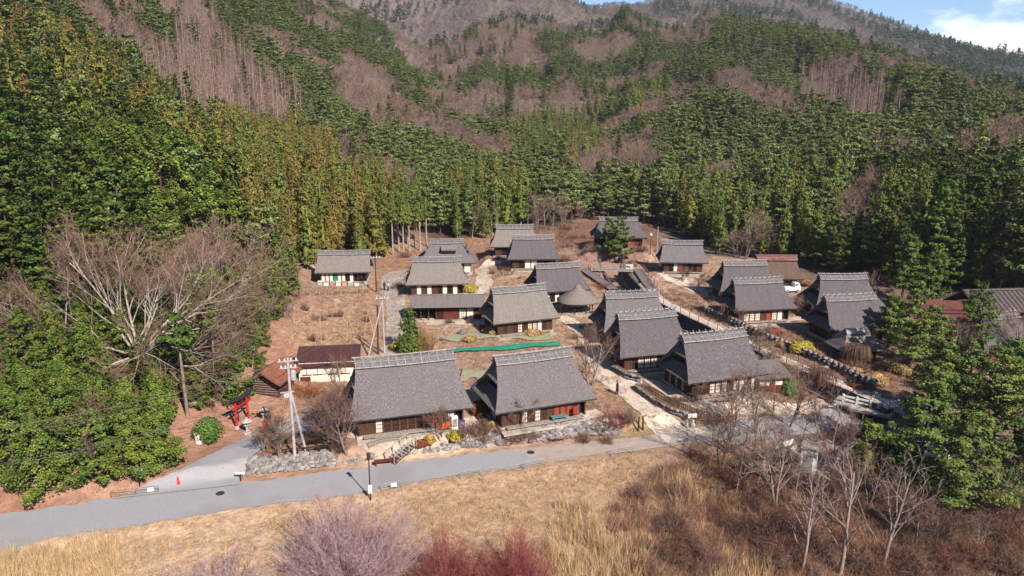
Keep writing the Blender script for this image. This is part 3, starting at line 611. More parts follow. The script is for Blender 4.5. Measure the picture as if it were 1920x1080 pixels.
    for i in range(ties+1):
        u = -1+2*i/ties; xx = u*(e-.08); b = MB()
        for s_ in (-1, 1):
            a = Vector((xx+.05*s_, s_*(prof[0][0]+.10), prof[0][1]+.10)); d_ = Vector((0, -s_*.5, 0)); topp = Vector((xx+.05*s_, 0, top+.34)); dd = (topp-a).normalized()
            b.tube(a-dd*.1, topp+dd*poke, .055, n=5)
        o = b.build('ridge_tie', M_pole if poke < .3 or True else M_dwood, root, (0, 0, sg(u)))
    # body
    Lw, Ww = L-2.0, W-2.0; z0 = .35; ht = he-.35+.35
    MB().box((0, 0, z0/2-.3), (Lw+.5, Ww+.5, z0+.6)).build('plinth', M_stonef, root)
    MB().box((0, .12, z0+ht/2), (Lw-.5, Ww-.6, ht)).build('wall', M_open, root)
    facade(root, -Lw/2, Lw/2, -Ww/2, z0, ht, bays, near); facade(root, -Ww/2, Ww/2, -Lw/2, z0, ht, lbays, near, 'y')
    MB().box((0, Ww/2, z0+ht/2), (Lw, .12, ht)).build('rear_wall', M_wall, root); MB().box((Lw/2, 0, z0+ht/2), (.12, Ww, ht)).build('side_wall', M_wall, root)
    MB().box((0, -Ww/2-.45, z0+.02), (Lw*.92, .8, .1)).build('veranda', M_gwood, root)
    MB().box((0, -Ww/2-.9, .0), (Lw+.6, 1.3, .2)).build('terrace', M_stonef, root)
    return root
hA = house('A', 'thatched_house', 'largest grey thatched house with a ladder-like ridge, behind the stone bank and bare maple', 'wwsggggggrgso', near=True, ties=12, poke=.02, th='grey')
hB = house('B', 'thatched_house', 'thatched house with red and orange cloths under its eave, beside the gravel path', 'wwgsgsgwrrrgo', th='grey', ties=10, poke=.18)
hC = house('C', 'thatched_house', 'thatched house with banded dark roof and white screens, next to the stream walkway', 'wwgsssgspsp', 'wsgsgsgw', th='band', ties=10, poke=.5)
house('D', 'thatched_house', 'dark thatched house crowded behind the banded-roof one beside the path', 'wgsssgsgw', 'wgsgw', th='dark', ties=10, poke=.5)
house('E', 'thatched_house', 'thatched house between the round-roofed pavilion and the streamside walkway', 'wgsssgw', 'wgsgw', th='grey', ties=10, poke=.45)
house('F', 'thatched_house', 'thatched house adjoining the long plank-roofed shop, above the green-netted beds', 'wgwgsgsspgw', 'wwsww', th='pale', ties=9, poke=.25)
house('G', 'thatched_house', 'smaller thatched house just behind the round-roofed pavilion', 'wpgpgsgpw', th='dark', near=False, ties=10, poke=.25)
house('I', 'thatched_house', 'thatched house with shrubs in front, beside the concrete lane bend', 'wswswgsgpo', th='pale', near=False, ties=9, poke=.15)
hJ = house('J', 'thatched_house', 'thatched house with a raised smoke vent, under the pale cedar trunks', 'wgwswgp', th='grey', near=False, ties=8, poke=.2)
hK = house('K', 'thatched_house', 'straight-gabled thatched shop with a green banner, half in tree shadow', 'pspnspgpogo', th='pale', near=False, tiers=0, ties=8, poke=.2)
house('L', 'thatched_house', 'upper thatched house standing in front of its twin below the forest', 'wgsswgw', th='dark', near=False, ties=11, poke=.15)
house('M', 'thatched_house', 'hindmost of the twin thatched houses below the forest edge', 'wgswgw', th='pale', near=False, ties=9, poke=.25)
house('N', 'thatched_house', 'thatched house on the highest terrace, half hidden by a pine', 'wggggrw', th='dark', near=False, ties=9, poke=.25)
house('O', 'thatched_house', 'thatched house with reddish plank front above the sandy yard', 'wgsrgggw', th='grey', near=False, tiers=1, ties=9, poke=.1)
house('P', 'thatched_house', 'thatched house with white screens across the stream, above the walkway garden', 'wssswrspo', 'wgggw', th='dark', ties=10, poke=.45)
house('Q', 'thatched_house', 'thatched house directly behind the one above the walkway garden', 'wgsgw', th='dark', near=False, ties=10, poke=.2)
hR = house('R', 'thatched_house', 'brown thatched barn with a red metal ridge behind a white truck', 'wwgww', th='brown', near=False, tiers=1, ties=2, poke=0)
house('S', 'thatched_house', 'thatched house with a pine shadow across its roof', 'wgwgspspo', 'wgggw', th='dark', ties=9, poke=.4)
house('T', 'thatched_house', 'dark thatched house behind the one with the pine shadow', 'wgsgw', th='dark', near=False, ties=9, poke=.3)
house('V', 'thatched_house', 'rightmost thatched house with red-brown panels, behind pines', 'wrrwrrw', th='dark', near=True, ties=9, poke=.5)
# red ridge on the barn, smoke vent on J
h = HOUSES['R']; M_rmetal = mat('red_metal', lin(140, 82, 76, .5), lin(116, 70, 66, .5), scale=2, rough=.5)
b = MB(); e = h[6]/2+.3
for s_ in (-1, 1): b.add([(-e, 0, h[7]+.22), (e, 0, h[7]+.22), (e, s_*1.0, h[7]-.85), (-e, s_*1.0, h[7]-.85)], [(0, 1, 2, 3)])
b.build('ridge_cover', M_rmetal, hR)
h = HOUSES['J']; b = MB(); b.box((0, 0, 0), (3.2, 1.8, .35), rx=math.radians(22)); b.build('smoke_vent', TH['pale'], hJ, (.6, -2.5, 5.3)); MB().box((0, 0, 0), (2.8, 1.2, .7)).build('vent_wall', M_dwood, hJ, (.6, -2.35, 4.75))
# round-roofed pavilion
p = G(1083, 585); root = empty('pavilion', tuple(p), .15, 'open round thatched pavilion on posts between the houses', 'pavilion')
b = MB(); b.smooth = True; n = 20; prof = [(3.45, 2.0), (3.5, 2.25), (2.8, 2.7), (1.9, 3.35), (1.1, 3.95), (.55, 4.35), (.5, 4.75), (.2, 4.9)]
vs = []
for r_, z_ in prof:
    for i in range(n):
        t = 2*math.pi*i/n; q = 1/max(abs(math.cos(t)), abs(math.sin(t)))**.35; vs.append((r_*q*math.cos(t)*1.05, r_*q*math.sin(t)*.9, z_+rng.uniform(-.04, .04)))
b.add(vs, [(k*n+i, k*n+(i+1) % n, (k+1)*n+(i+1) % n, (k+1)*n+i) for k in range(len(prof)-1) for i in range(n)]+[tuple(range(n-1, -1, -1)), tuple((len(prof)-1)*n+i for i in range(n))]); b.build('thatched_roof', TH['pale'], root)
for i in range(8):
    t = 2*math.pi*(i+.5)/8; MB().tube((2.6*math.cos(t), 2.2*math.sin(t), -.3), (2.6*math.cos(t), 2.2*math.sin(t), 2.3), .1, n=6).build('post', M_dwood, root)
MB().lathe((0, 0, 0), [(2.9, -.3), (2.9, .12), (2.7, .14)], 20).build('floor', M_stonef, root)
MB().box((0, .9, .45), (2.4, .5, .1)).build('bench', M_dwood, root)
# pale hut with small thatched roof
p = G(1600, 668); root = empty('thatched_hut', tuple(p), .12, 'small thatched hut with a bark ridge below the pine-shadowed house', 'hut')
b = MB(); b.smooth = False
def hipgrid(L, W, R, h0, h1, n=8):
    O = []
    for i in range(n+1):
        t = i/n; w = W/2*(1-t)**1.1+.05; l = R/2+(L/2-R/2)*(1-t)**1.3; z_ = h0+(h1-h0)*t; row = []
        for u, v in ((-1, -1), (-.5, -1), (0, -1), (.5, -1), (1, -1), (1, 0), (1, 1), (.5, 1), (0, 1), (-.5, 1), (-1, 1), (-1, 0), (-1, -1)): row.append((u*l+rng.uniform(-.05, .05)*(abs(u) < 1), v*w, z_+rng.uniform(-.05, .05)))
        row[-1] = row[0]; O.append(row)
    return O
b.grid(hipgrid(6.6, 5.2, 3.0, 1.6, 4.2)); b.build('thatched_roof', TH['pale'], root)
b = MB(); b.add([(-1.8, -.8, 3.65), (1.8, -.8, 3.65), (1.8, 0, 4.35), (-1.8, 0, 4.35), (1.8, .8, 3.65), (-1.8, .8, 3.65)], [(0, 1, 2, 3), (3, 2, 4, 5)]); b.build('ridge_cap', M_pole, root)
MB().box((0, 0, .9), (4.6, 3.4, 2.2)).build('wall', M_wall, root)
for i in range(4): MB().box((-2.2+1.47*i, -1.9, .9), (.16, .16, 2.0)).build('post', M_post, root)
# long plank-roofed shop
p = G(838, 601); root = empty('shop_building', (p.x, p.y+2.2, p.z), math.radians(3), 'long low shop with a grey plank roof and open front, beside the thatched house', 'building'); HOUSES_SHOP = p
Ls = 12.6
for s_, nm in ((-1, 'front'), (1, 'rear')):
    for r_ in range(7):
        f = r_/7
        for k_ in range(6):
            MB().box((-Ls/2+Ls*(k_+.5)/6, s_*(3.15-3.1*(f+.07)), 2.45+1.35*(f+.07)+.05), (Ls/6-.03, .52, .05), rx=-s_*math.radians(23)*-1 if False else s_*-math.radians(23)).build('roof_board', M_plank, root)
MB().box((0, 0, 3.86), (Ls+.2, .4, .14)).build('ridge_board', M_plank, root)
MB().box((0, .7, 1.2), (Ls-1.2, 3.6, 2.4)).build('wall', M_open, root); MB().box((0, 0, -.1), (Ls-.6, 5.6, .5)).build('plinth', M_stonef, root)
b = MB(); b.add([(-Ls/2+.3, -2.9, 2.35), (-Ls/2+.3, 2.9, 2.35), (-Ls/2+.3, 0, 3.7), (Ls/2-.3, -2.9, 2.35), (Ls/2-.3, 2.9, 2.35), (Ls/2-.3, 0, 3.7)], [(0, 2, 1), (3, 4, 5), (0, 3, 5, 2), (1, 2, 5, 4), (0, 1, 4, 3)]); b.build('gable_wall', M_dwood, root)
M_rwall = mat('red_brown_wall', lin(132, 62, 54, .5), lin(104, 48, 44, .5), scale=3, stretch=(6, 6, .5), rough=.85)
facade(root, -Ls/2+.6, Ls/2-.6, -2.0, .15, 2.2, 'ooogwwspw', True)
MB().box((0.6, -2.02, 1.1), (2.6, .1, 1.9)).build('wall_panel', M_rwall, root)
# dark-roofed storehouse behind house A
p = G(612, 716); root = empty('storehouse', (p.x, p.y+2.0, p.z), math.radians(8), 'white-walled storehouse with a dark brown sheet roof behind the bare maple', 'building')
M_broof = mat('brown_roof', lin(104, 66, 62, .55), lin(84, 54, 54, .55), scale=2, stretch=(3, .4, .4), rough=.6)
MB().box((0, 0, 1.25), (7.4, 3.8, 2.7)).build('wall', M_plast, root); b = MB(); b.box((0, -.1, 2.95), (8.2, 5.0, .12), rx=math.radians(14)); b.build('roof', M_broof, root)
for i in range(9): MB().box((-3.9+.97*i, -.1, 3.02), (.06, 4.95, .06), rx=math.radians(14)).build('roof_batten', M_broof, root)
for x_ in (-2.7, -1.3, .6, 2.2): o = MB().box((x_, -1.93, 1.55), (1.1, .05, .9)).build('window', M_shoji, root); MB().box((x_, -1.97, 1.55), (.06, .05, .9)).build('mullion', M_post, o); MB().box((x_, -1.97, 1.05), (1.2, .1, .07)).build('sill', M_post, o)
MB().box((-2.9, -1.94, .45), (1.3, .04, .7)).build('lower_panel', M_rwall, root)
# little shrine hall with bark roof
p = G(505, 742); root = empty('shrine_hall', (p.x, p.y+2, p.z), math.radians(-10), 'small plank shrine hall with a rusty brown bark roof above the red gate', 'shrine')
M_bark = mat('bark_roof', lin(168, 108, 82, .55), lin(134, 84, 66, .55), scale=3, rough=.95, bump=.05)
MB().box((0, 0, 1.1), (3.3, 4.2, 2.6)).build('wall', M_wall, root)
for i in range(7): MB().box((0, -2.13, .35+.3*i), (3.2, .05, .05)).build('batten', M_gwood, root)
for s_ in (-1, 1):
    P_ = [[(s_*2.4*(1-t)+.0, -3.0+6.0*j/6, 2.0+1.5*t**1.15-.05+rng.uniform(-.03, .03)) for t in (0, .25, .5, .75, 1)] for j in range(7)]; Q_ = [[(a, c, d-.25) for a, c, d in r_] for r_ in P_]
    b = MB(); b.slab(P_ if s_ > 0 else [r_[::-1] for r_ in P_], Q_ if s_ > 0 else [r_[::-1] for r_ in Q_]); b.build('roof', M_bark, root)
b = MB(); b.add([(-1.65, -2.08, 2.3), (1.65, -2.08, 2.3), (0, -2.08, 3.2)], [(0, 1, 2)]); b.build('gable_wall', M_wall, root)
# red-roofed buildings by the right pines, small annex by the streamside house
p = G(1775, 640); root = empty('red_roofed_building', (p.x, p.y+3, p.z), math.radians(-8), 'open shed with two red sheet roofs half hidden by pines', 'building')
MB().box((0, 0, 1.4), (8, 4.5, 2.8)).build('wall', M_open, root); MB().box((0, -1.5, 3.0), (9, 3.4, .12), rx=math.radians(18)).build('roof', M_rmetal, root); MB().box((.6, 1.8, 4.3), (7.5, 3.2, .12), rx=math.radians(24)).build('upper_roof', M_rmetal, root); MB().box((.6, 1.9, 3.3), (7, 2.4, 1.6)).build('upper_wall', M_wall, root)
for i in range(5): MB().box((-3.9+1.95*i, -2.4, 1.3), (.16, .16, 2.6)).build('post', M_post, root)
p = G(1438, 737); root = empty('annex', (p.x+.6, p.y+2.2, p.z), math.radians(10), 'small red-brown annex with a pale sheet roof beside the banded-roof house', 'building')
MB().box((0, 0, 1.1), (4.4, 3.4, 2.4)).build('wall', M_rwall, root); MB().box((-.5, -.4, 2.5), (5.4, 4.4, .1), rx=math.radians(12)).build('roof', M_plank, root); MB().box((-1.2, -1.73, 1.3), (1.3, .05, .9)).build('window', M_shoji, root); MB().box((.7, -1.73, 1.3), (1.0, .05, .9)).build('window', M_shoji, root)
p = G(1905, 640); root = empty('ribbed_roof_building', (p.x+3, p.y+9, p.z), math.radians(6), 'large building with a ribbed grey-brown roof behind the rightmost thatched house', 'building')
MB().box((0, 0, 1.5), (13, 7, 3.4)).build('wall', M_wall, root); b = MB(); M_rib = mat('ribbed_roof', lin(116, 102, 98, .5), lin(98, 86, 84, .5), scale=2, rough=.6)
b.box((0, -2.0, 4.6), (14, 5.4, .14), rx=math.radians(30)); b.box((0, 2.0, 4.6), (14, 5.4, .14), rx=-math.radians(30)); b.build('roof', M_rib, root)
for i in range(18): MB().box((-6.8+.8*i, -2.03, 4.72), (.1, 5.3, .1), rx=math.radians(30)).build('roof_rib', M_rib, root)
# ------------------------------------------------------------------ props
M_tred = mat('torii_red', lin(214, 48, 44, .62), lin(190, 38, 38, .62), scale=3, rough=.55)
M_black = mat('black_tile', lin(60, 60, 66, .5), lin(44, 44, 50, .5), scale=4, rough=.6)
M_gran = mat('granite', lin(206, 198, 190, .6), lin(168, 160, 154, .6), scale=8, rough=.9, bump=.01)
a_ = G(444, 803); c_ = G(466, 786); d_ = c_-a_; ang = math.atan2(d_.y, d_.x); wd = math.hypot(d_.x, d_.y)
root = empty('torii_gate', tuple((a_+c_)/2), ang, 'red wooden shrine gate with a black capped beam at the foot of the wooded slope', 'torii')
for s_ in (-1, 1):
    MB().tube((s_*wd/2, 0, -.1), (s_*wd/2*.94, 0, 3.0), .15, .13, 10).build('pillar', M_tred, root); MB().lathe((s_*wd/2, 0, -.15), [(.30, 0), (.30, .3), (.2, .34)], 12).build('pillar_base', M_gran, root)
MB().box((0, 0, 2.3), (wd+.9, .12, .22)).build('tie_beam', M_tred, root); MB().box((0, 0, 2.62), (.3, .14, .42)).build('tablet', M_black, root)
b = MB(); P_ = []
for u in (-1, -.6, -.2, .2, .6, 1): P_.append([(u*(wd/2+.85), y_, 2.95+.16*u*u+z_) for y_, z_ in ((-.18, 0), (.18, 0), (.2, .2), (-.2, .2), (-.18, 0))])
b.grid(P_); b.add(P_[0][:4], [(0, 1, 2, 3)]); b.add(P_[-1][:4], [(3, 2, 1, 0)]); b.build('lintel', M_tred, root)
b = MB(); P_ = [[(u*(wd/2+1.0), y_, 3.16+.18*u*u+z_) for y_, z_ in ((-.42, 0), (0, .24), (.42, 0), (.36, -.04), (-.36, -.04), (-.42, 0))] for u in (-1, -.6, -.2, .2, .6, 1)]
b.grid(P_); b.add(P_[0][:5], [(0, 1, 2, 3, 4)]); b.add(P_[-1][:5], [(4, 3, 2, 1, 0)]); b.build('cap_roof', M_black, root)
def lantern(px, py, h, lb):
    p = G(px, py); k_ = h/1.9; r = empty('stone_lantern', tuple(p), .3, lb, 'stone lantern'); r.scale = (k_,)*3
    MB().lathe((0, 0, -.1), [(.55, 0), (.55, .22), (.38, .3)], 6).build('base', M_gran, r); MB().lathe((0, 0, .2), [(.2, 0), (.15, .3), (.2, .62)], 8).build('shaft', M_gran, r)
    MB().lathe((0, 0, .8), [(.2, 0), (.42, .14), (.42, .22)], 6).build('platform', M_gran, r)
    for i in range(4): MB().box((.2*math.cos(i*math.pi/2+.78), .2*math.sin(i*math.pi/2+.78), 1.2), (.12, .12, .4)).build('fire_box_post', M_gran, r)
    MB().lathe((0, 0, 1.38), [(.62, 0), (.55, .1), (.2, .32), (.08, .36)], 6).build('roof', M_gran, r); MB().lathe((0, 0, 1.72), [(.08, 0), (.15, .1), (.02, .24)], 8).build('finial', M_gran, r)
lantern(464, 812, 1.9, 'stone lantern standing next to the red gate'); lantern(495, 788, 1.7, 'stone lantern farther along, between the gate and the power pole')
p = G(497, 815); r = empty('red_post', tuple(p), 0, 'short red post beside the side road bend', 'post'); MB().box((0, 0, .75), (.3, .3, 1.5)).build('shaft', M_tred, r); MB().box((0, 0, 1.53), (.42, .42, .1)).build('cap', M_tred, r)
p = G(377, 829); r = empty('water_tank', tuple(p), 0, 'round white tank beside a clipped evergreen at the shrine approach', 'tank'); MB().lathe((0, 0, 0), [(.6, 0), (.62, 1.05)], 18).build('body', M_white, r); MB().lathe((0, 0, 1.05), [(.66, 0), (.66, .06), (.2, .16)], 18).build('lid', M_white, r)
# traffic cone
p = G(335, 908); r = empty('traffic_cone', (p.x, p.y, p.z+.07), 0, 'orange-red traffic cone on the side road', 'traffic cone'); M_cone = mat('cone_plastic', lin(244, 70, 48, .8), rough=.5)
MB().box((0, 0, .02), (.42, .42, .05)).build('base', M_cone, r); MB().lathe((0, 0, .04), [(.16, 0), (.035, .78)], 12).build('cone', M_cone, r)
# pipe barriers along the road
M_pipe = mat('barrier_pipe', lin(190, 184, 180, .6), lin(150, 142, 138, .6), scale=5, rough=.5); M_bpipe = mat('brown_pipe', lin(150, 128, 116, .6), lin(120, 100, 92, .6), scale=5, rough=.6)
def barrier(pa, pb, lb, m, h=.8, sign=None, grp=None, feet=True):
    a = G(*pa); c = G(*pb); d = c-a; L = math.hypot(d.x, d.y); r = empty('pipe_barrier', tuple((a+c)/2), math.atan2(d.y, d.x), lb, 'barrier', grp); b = MB()
    b.path([(-L/2, 0, 0), (-L/2, 0, h-.1), (-L/2+.1, 0, h), (L/2-.1, 0, h), (L/2, 0, h-.1), (L/2, 0, 0)], [.032]*6, 6); b.build('frame', m, r)
    for z_ in (.28, .54): MB().tube((-L/2, 0, z_), (L/2, 0, z_), .02, n=5).build('rail', m, r)
    if feet:
        for s_ in (-1, 1): MB().tube((s_*L/2, -.35, .03), (s_*L/2, .35, .03), .03, n=5).build('foot', m, r)
    if sign is not None: MB().box((sign*L/2, -.06, .52), (.55, .03, .38)).build('notice', M_white, r)
barrier((209, 935), (254, 931), 'brown pipe barrier at the side road mouth, nearer the left edge', M_bpipe, feet=False); barrier((256, 930), (298, 925), 'brown pipe barrier with a white notice at the side road mouth', M_bpipe, sign=.3, feet=False)
for (a, c, s_, lb) in (((716, 922), (753, 915), .2, 'white pipe barrier carrying a notice beside the street lamp'), ((864, 899), (902, 891), None, 'white pipe barrier on the grass verge, second from the street lamp'),
                   ((983, 880), (1022, 873), None, 'white pipe barrier on the verge where the lane turns pale'), ((1146, 855), (1183, 849), None, 'white pipe barrier on the verge near the village path'), ((1256, 838), (1292, 832), None, 'white pipe barrier in the tree shadow at the lane end')):
    barrier(a, c, lb, M_pipe, sign=s_)
# rope line on thin posts along the verge
pts = [G(*p) for p in ((757, 914), (905, 890), (1027, 871), (1188, 847), (1250, 838), (1340, 826))]; r = empty('rope_fence', tuple(pts[0]), 0, 'thin white rope on slender posts along the field edge of the lane', 'fence'); o0 = pts[0]
for p in pts: MB().tube((0, 0, 0), (0, 0, .85), .03, n=5).build('post', M_pipe, r, p-o0)
b = MB()
for a, c in zip(pts[:-1], pts[1:]):
    q = [a-o0+(c-a)*t+Vector((0, 0, .78-.25*4*t*(1-t))) for t in (0, .25, .5, .75, 1)]; b.path(q, [.011]*5, 4)
b.build('rope', M_pipe, r)
# street lamp
def street_lamp(px, py, h, lb, m=M_dmetal, globe=False):
    p = G(px, py); r = empty('street_lamp', tuple(p), .2, lb, 'street lamp'); MB().tube((0, 0, -.2), (0, 0, h), .075, .05, 8).build('pole', m, r)
    if globe:
        b = MB(); b.smooth = True; b.lathe((0, 0, h-.05), [(.05, 0), (.26, .12), (.32, .3), (.24, .5), (.04, .6)], 12); b.build('globe', M_white, r)
    else:
        MB().lathe((0, 0, h-.75), [(.10, 0), (.18, .1), (.18, .6), (.22, .66), (.05, .8)], 8).build('lantern_head', m, r); MB().box((0, -.09, 1.2), (.34, .05, .85)).build('notice_plate', M_white, r)
street_lamp(695, 938, 4.9, 'slim dark street lamp with a white plate on the field edge'); street_lamp(1219, 478, 4.2, 'globe street lamp near the highest house', globe=True)
# small signs and posts
def sign(px, py, h, w, hh, lb, m=M_white, rz=0.0, name='sign_board', posts=1):
    p = G(px, py); r = empty(name, tuple(p), rz, lb, 'sign')
    for i in range(posts): MB().box(((i-(posts-1)/2)*w*.8, 0, h/2), (.08, .08, h)).build('post', M_dwood, r)
    MB().box((0, -.06, h-hh/2), (w, .05, hh)).build('board', m, r); return r
sign(452, 902, 1.0, .9, .2, 'low white-topped sign at the corner of the stone bank'); sign(1297, 795, 1.3, 1.1, .5, 'white board on posts at the village path entrance', rz=.2, posts=2)
r = sign(262, 912, 1.7, .3, .5, 'pale wooden marker beside the brown barriers', M_gwood); MB().lathe((0, 0, 1.7), [(.5, 0), (.45, .08), (.1, .3)], 8).build('cap', M_pole, r)
sign(1180, 511, 1.7, 1.6, 1.0, 'white notice board at the end of the upper footbridge', rz=-.1, posts=2); sign(1408, 748, 2.6, .3, 1.8, 'narrow white upright sign before the banded-roof house', M_white)
p = G(1201, 807); r = empty('gate_posts', tuple(p), .3, 'pair of dark wooden posts on the grass by the path mouth', 'posts'); 
for x_ in (-.3, .3): MB().tube((x_, 0, -.1), (x_*.8, 0, 1.7), .11, .09, 7).build('post', M_dwood, r)
p = G(1293, 802); r = empty('stone_figure', tuple(p), 0, 'pair of small pale stone figures at the path entrance', 'statue')
for x_ in (-.35, .35): b = MB(); b.smooth = True; b.lathe((x_, 0, 0), [(.28, 0), (.3, .3), (.18, .62), (.1, .66), (.17, .78), (.15, .95), (.03, 1.03)], 10); b.build('figure', M_gran, r)
# wooden steps beside the bank, with handrail
a_ = G(731, 868); c_ = G(772, 836); d_ = c_-a_; L = math.hypot(d_.x, d_.y); r = empty('wooden_steps', tuple(a_), math.atan2(d_.y, d_.x), 'wooden steps with a pale handrail climbing the stone bank', 'steps')
for i in range(8): MB().box((L*(i+.5)/8, 0, .1+1.15*(i+.5)/8), (L/8*.7, 1.5, .1)).build('step', M_gwood, r)
for s_ in (-.75, .75):
    MB().tube((0, s_, 0), (L, s_, 1.2), .07, n=5).build('stringer', M_dwood, r); MB().tube((0, s_, .95), (L, s_, 2.15), .055, n=5).build('handrail', M_pole, r)
    for i in range(4): MB().box((L*i/3, s_, 1.15*i/3+.48), (.09, .09, 1.0)).build('post', M_pole, r)
def picket(pts, n, h, lb, m=M_gwood):
    P = resample([list(G(*p)) for p in pts], n); r = empty('picket_fence', tuple(P[0]), 0, lb, 'fence'); me = MB().tube((0, 0, -.1), (0, 0, h), .045, n=5).mesh('picket', m)
    for q in P: link('picket', me, r, Vector(q)-Vector(P[0]))
    for z_ in (h*.35, h*.8):
        b = MB()
        for i in range(n-1): b.tube(Vector(P[i])-Vector(P[0])+Vector((0, 0, z_)), Vector(P[i+1])-Vector(P[0])+Vector((0, 0, z_)), .03, n=4)
        b.build('rail', m, r)
picket([(692, 842), (716, 831), (757, 826)], 22, .9, 'weathered picket fence at the head of the wooden steps'); picket([(1330, 785), (1295, 775), (1258, 757), (1225, 738), (1205, 722)], 40, .8, 'low brushwood fence above the dry-stone wall', M_dwood)
picket([(590, 540), (640, 540), (690, 537)], 26, .5, 'low rustic fence below the shop with the green banner')
railing('rustic log rail beside the power pole and bare trees', [list(G(*p))[:2] for p in ((515, 856), (565, 850), (640, 845))], [G(*p).z for p in ((515, 856), (565, 850), (640, 845))], .7, 7, (.62,), M_dwood, 'log_rail', .08, 'railing', .09)
railing('dark sloping handrail above the red gate', [list(G(*p))[:2] for p in ((448, 790), (425, 765), (405, 745))], [G(*p).z for p in ((448, 790), (425, 765), (405, 745))], .9, 5, (.85,), M_dmetal)
railing('rustic rail on the slope below the highest house', [list(G(*p))[:2] for p in ((1050, 455), (1075, 470), (1100, 488))], [G(*p).z for p in ((1050, 455), (1075, 470), (1100, 488))], .9, 7, (.45, .85), M_dwood)
railing('rustic timber rail along the streamside path by the bridge', [list(G(*p))[:2] for p in ((1470, 712), (1520, 735), (1560, 755), (1585, 763))], [G(*p).z for p in ((1470, 712), (1520, 735), (1560, 755), (1585, 763))], .6, 9, (.5,), M_dwood, 'log_rail', .08, 'railing', .08)
# benches, tables
def bench(px, py, L, lb, m, rz=.35, h=.45, w=.5, back=False, name='bench'):
    p = G(px, py); r = empty(name, (p.x, p.y, p.z+.12), rz, lb, 'bench' if name == 'bench' else 'table'); MB().box((0, 0, h), (L, w, .08)).build('seat' if name == 'bench' else 'table_top', m, r)
    for a in (-1, 1):
        for c in (-1, 1): MB().box((a*L*.42, c*w*.36, h/2-.04), (.09, .09, h)).build('leg', m, r)
    if back: MB().box((0, w/2, h+.3), (L, .06, .35)).build('backrest', m, r)
    return r
M_teal = mat('teal_paint', lin(110, 150, 148, .6), lin(90, 126, 126, .6), scale=3)
bench(980, 797, 1.8, 'brown wooden bench under the bare sapling before the centre house', M_post, back=True); bench(1013, 791, 1.7, 'brown wooden bench, middle of the row before the centre house', M_post); bench(1048, 793, 1.9, 'teal-painted bench before the centre house', M_teal, h=.7, w=.7)
bench(1066, 775, 2.2, 'pale display table under the orange cloths', M_gwood, h=.75, w=.8, name='display_table'); bench(1345, 747, 2.0, 'low plank bench before the white screens by the stream', M_gwood, rz=.3); bench(1360, 757, 2.6, 'long low bench on the paved yard by the stream', M_gwood, rz=.2)
bench(1560, 768, 1.4, 'small white block seat near the stream bridge', M_white, rz=.2, w=.6); bench(724, 872, 2.4, 'low red-brown bench at the foot of the wooden steps', M_rwall, rz=.25)
bench(590, 836, 2.4, 'weathered bench among the bare trees by the power pole', M_dwood, rz=.2); bench(612, 846, 2.2, 'weathered bench nearer the log rail', M_dwood, rz=.1)
# goods in front of the shop with the green banner
hx = HOUSES['K']; cols = [lin(236, 220, 210, .75), lin(220, 150, 130, .7), lin(160, 190, 180, .7), lin(240, 236, 230, .8), lin(200, 120, 100, .7)]
for i in range(7):
    p = on(hx[0]-4.2+1.25*i, hx[1]-4.1-.1*i); r = empty('display_table', tuple(p), .1, '%s goods table before the shop with the green banner' % ('first', 'second', 'third', 'fourth', 'fifth', 'sixth', 'seventh')[i]+', counted from the tree side', 'table', 'goods tables before the upper shop')
    m = mat('goods%d' % (i % 5), cols[i % 5], scale=3); MB().box((0, 0, .62), (1.0, .8, .08)).build('table_top', M_gwood, r); MB().box((0, 0, .3), (.9, .7, .56)).build('cloth', mat('goods%d' % ((i+2) % 5), cols[(i+2) % 5]), r)
    for k_ in range(3): MB().box((-.3+.3*k_, rng.uniform(-.1, .1), .66+.1), (.22, .3, rng.uniform(.15, .4))).build('goods_box', m, r)
# vending boxes and goods at the right end of house A
h = HOUSES['A']; ca, sa = math.cos(math.radians(h[3])), math.sin(math.radians(h[3]))
def inA(u, v, z, hh=h): c, s = math.cos(math.radians(hh[3])), math.sin(math.radians(hh[3])); return Vector((hh[0]+u*c-v*s, hh[1]+u*s+v*c, hh[2]+z))
for u, m, lb, hgt in ((4.6, M_white, 'white shop cabinet under the eave of the largest house', 1.5), (5.4, M_blue, 'blue crate stack at the corner of the largest house', .9)):
    r = empty('shop_cabinet', tuple(inA(u, -4.0, .12)), math.radians(h[3]), lb, 'cabinet'); MB().box((0, 0, hgt/2), (.7, .5, hgt)).build('body', m, r); MB().box((0, -.27, hgt*.55), (.5, .04, hgt*.6)).build('front', M_gwood, r)
r = empty('cloth_banner', tuple(inA(3.3, -4.35, .12)), math.radians(h[3]), 'bright orange cloth banner hung before the largest house', 'banner'); MB().box((0, 0, .75), (1.5, .04, .75)).build('cloth', M_orange, r)
for s_ in (-.75, .75): MB().tube((s_, 0, 0), (s_, 0, 1.4), .03, n=5).build('post', M_pole, r)
hb = HOUSES['B']; r = empty('cloth_banner', tuple(inA(3.4, -4.2, .2, hb)), math.radians(hb[3]), 'red cloth banner hung before the centre house', 'banner'); MB().box((0.1, 0, 1.2), (.45, .04, .9)).build('cloth', M_red, r); MB().tube((.42, 0, 0), (.42, 0, 1.8), .03, n=5).build('post', M_pole, r)
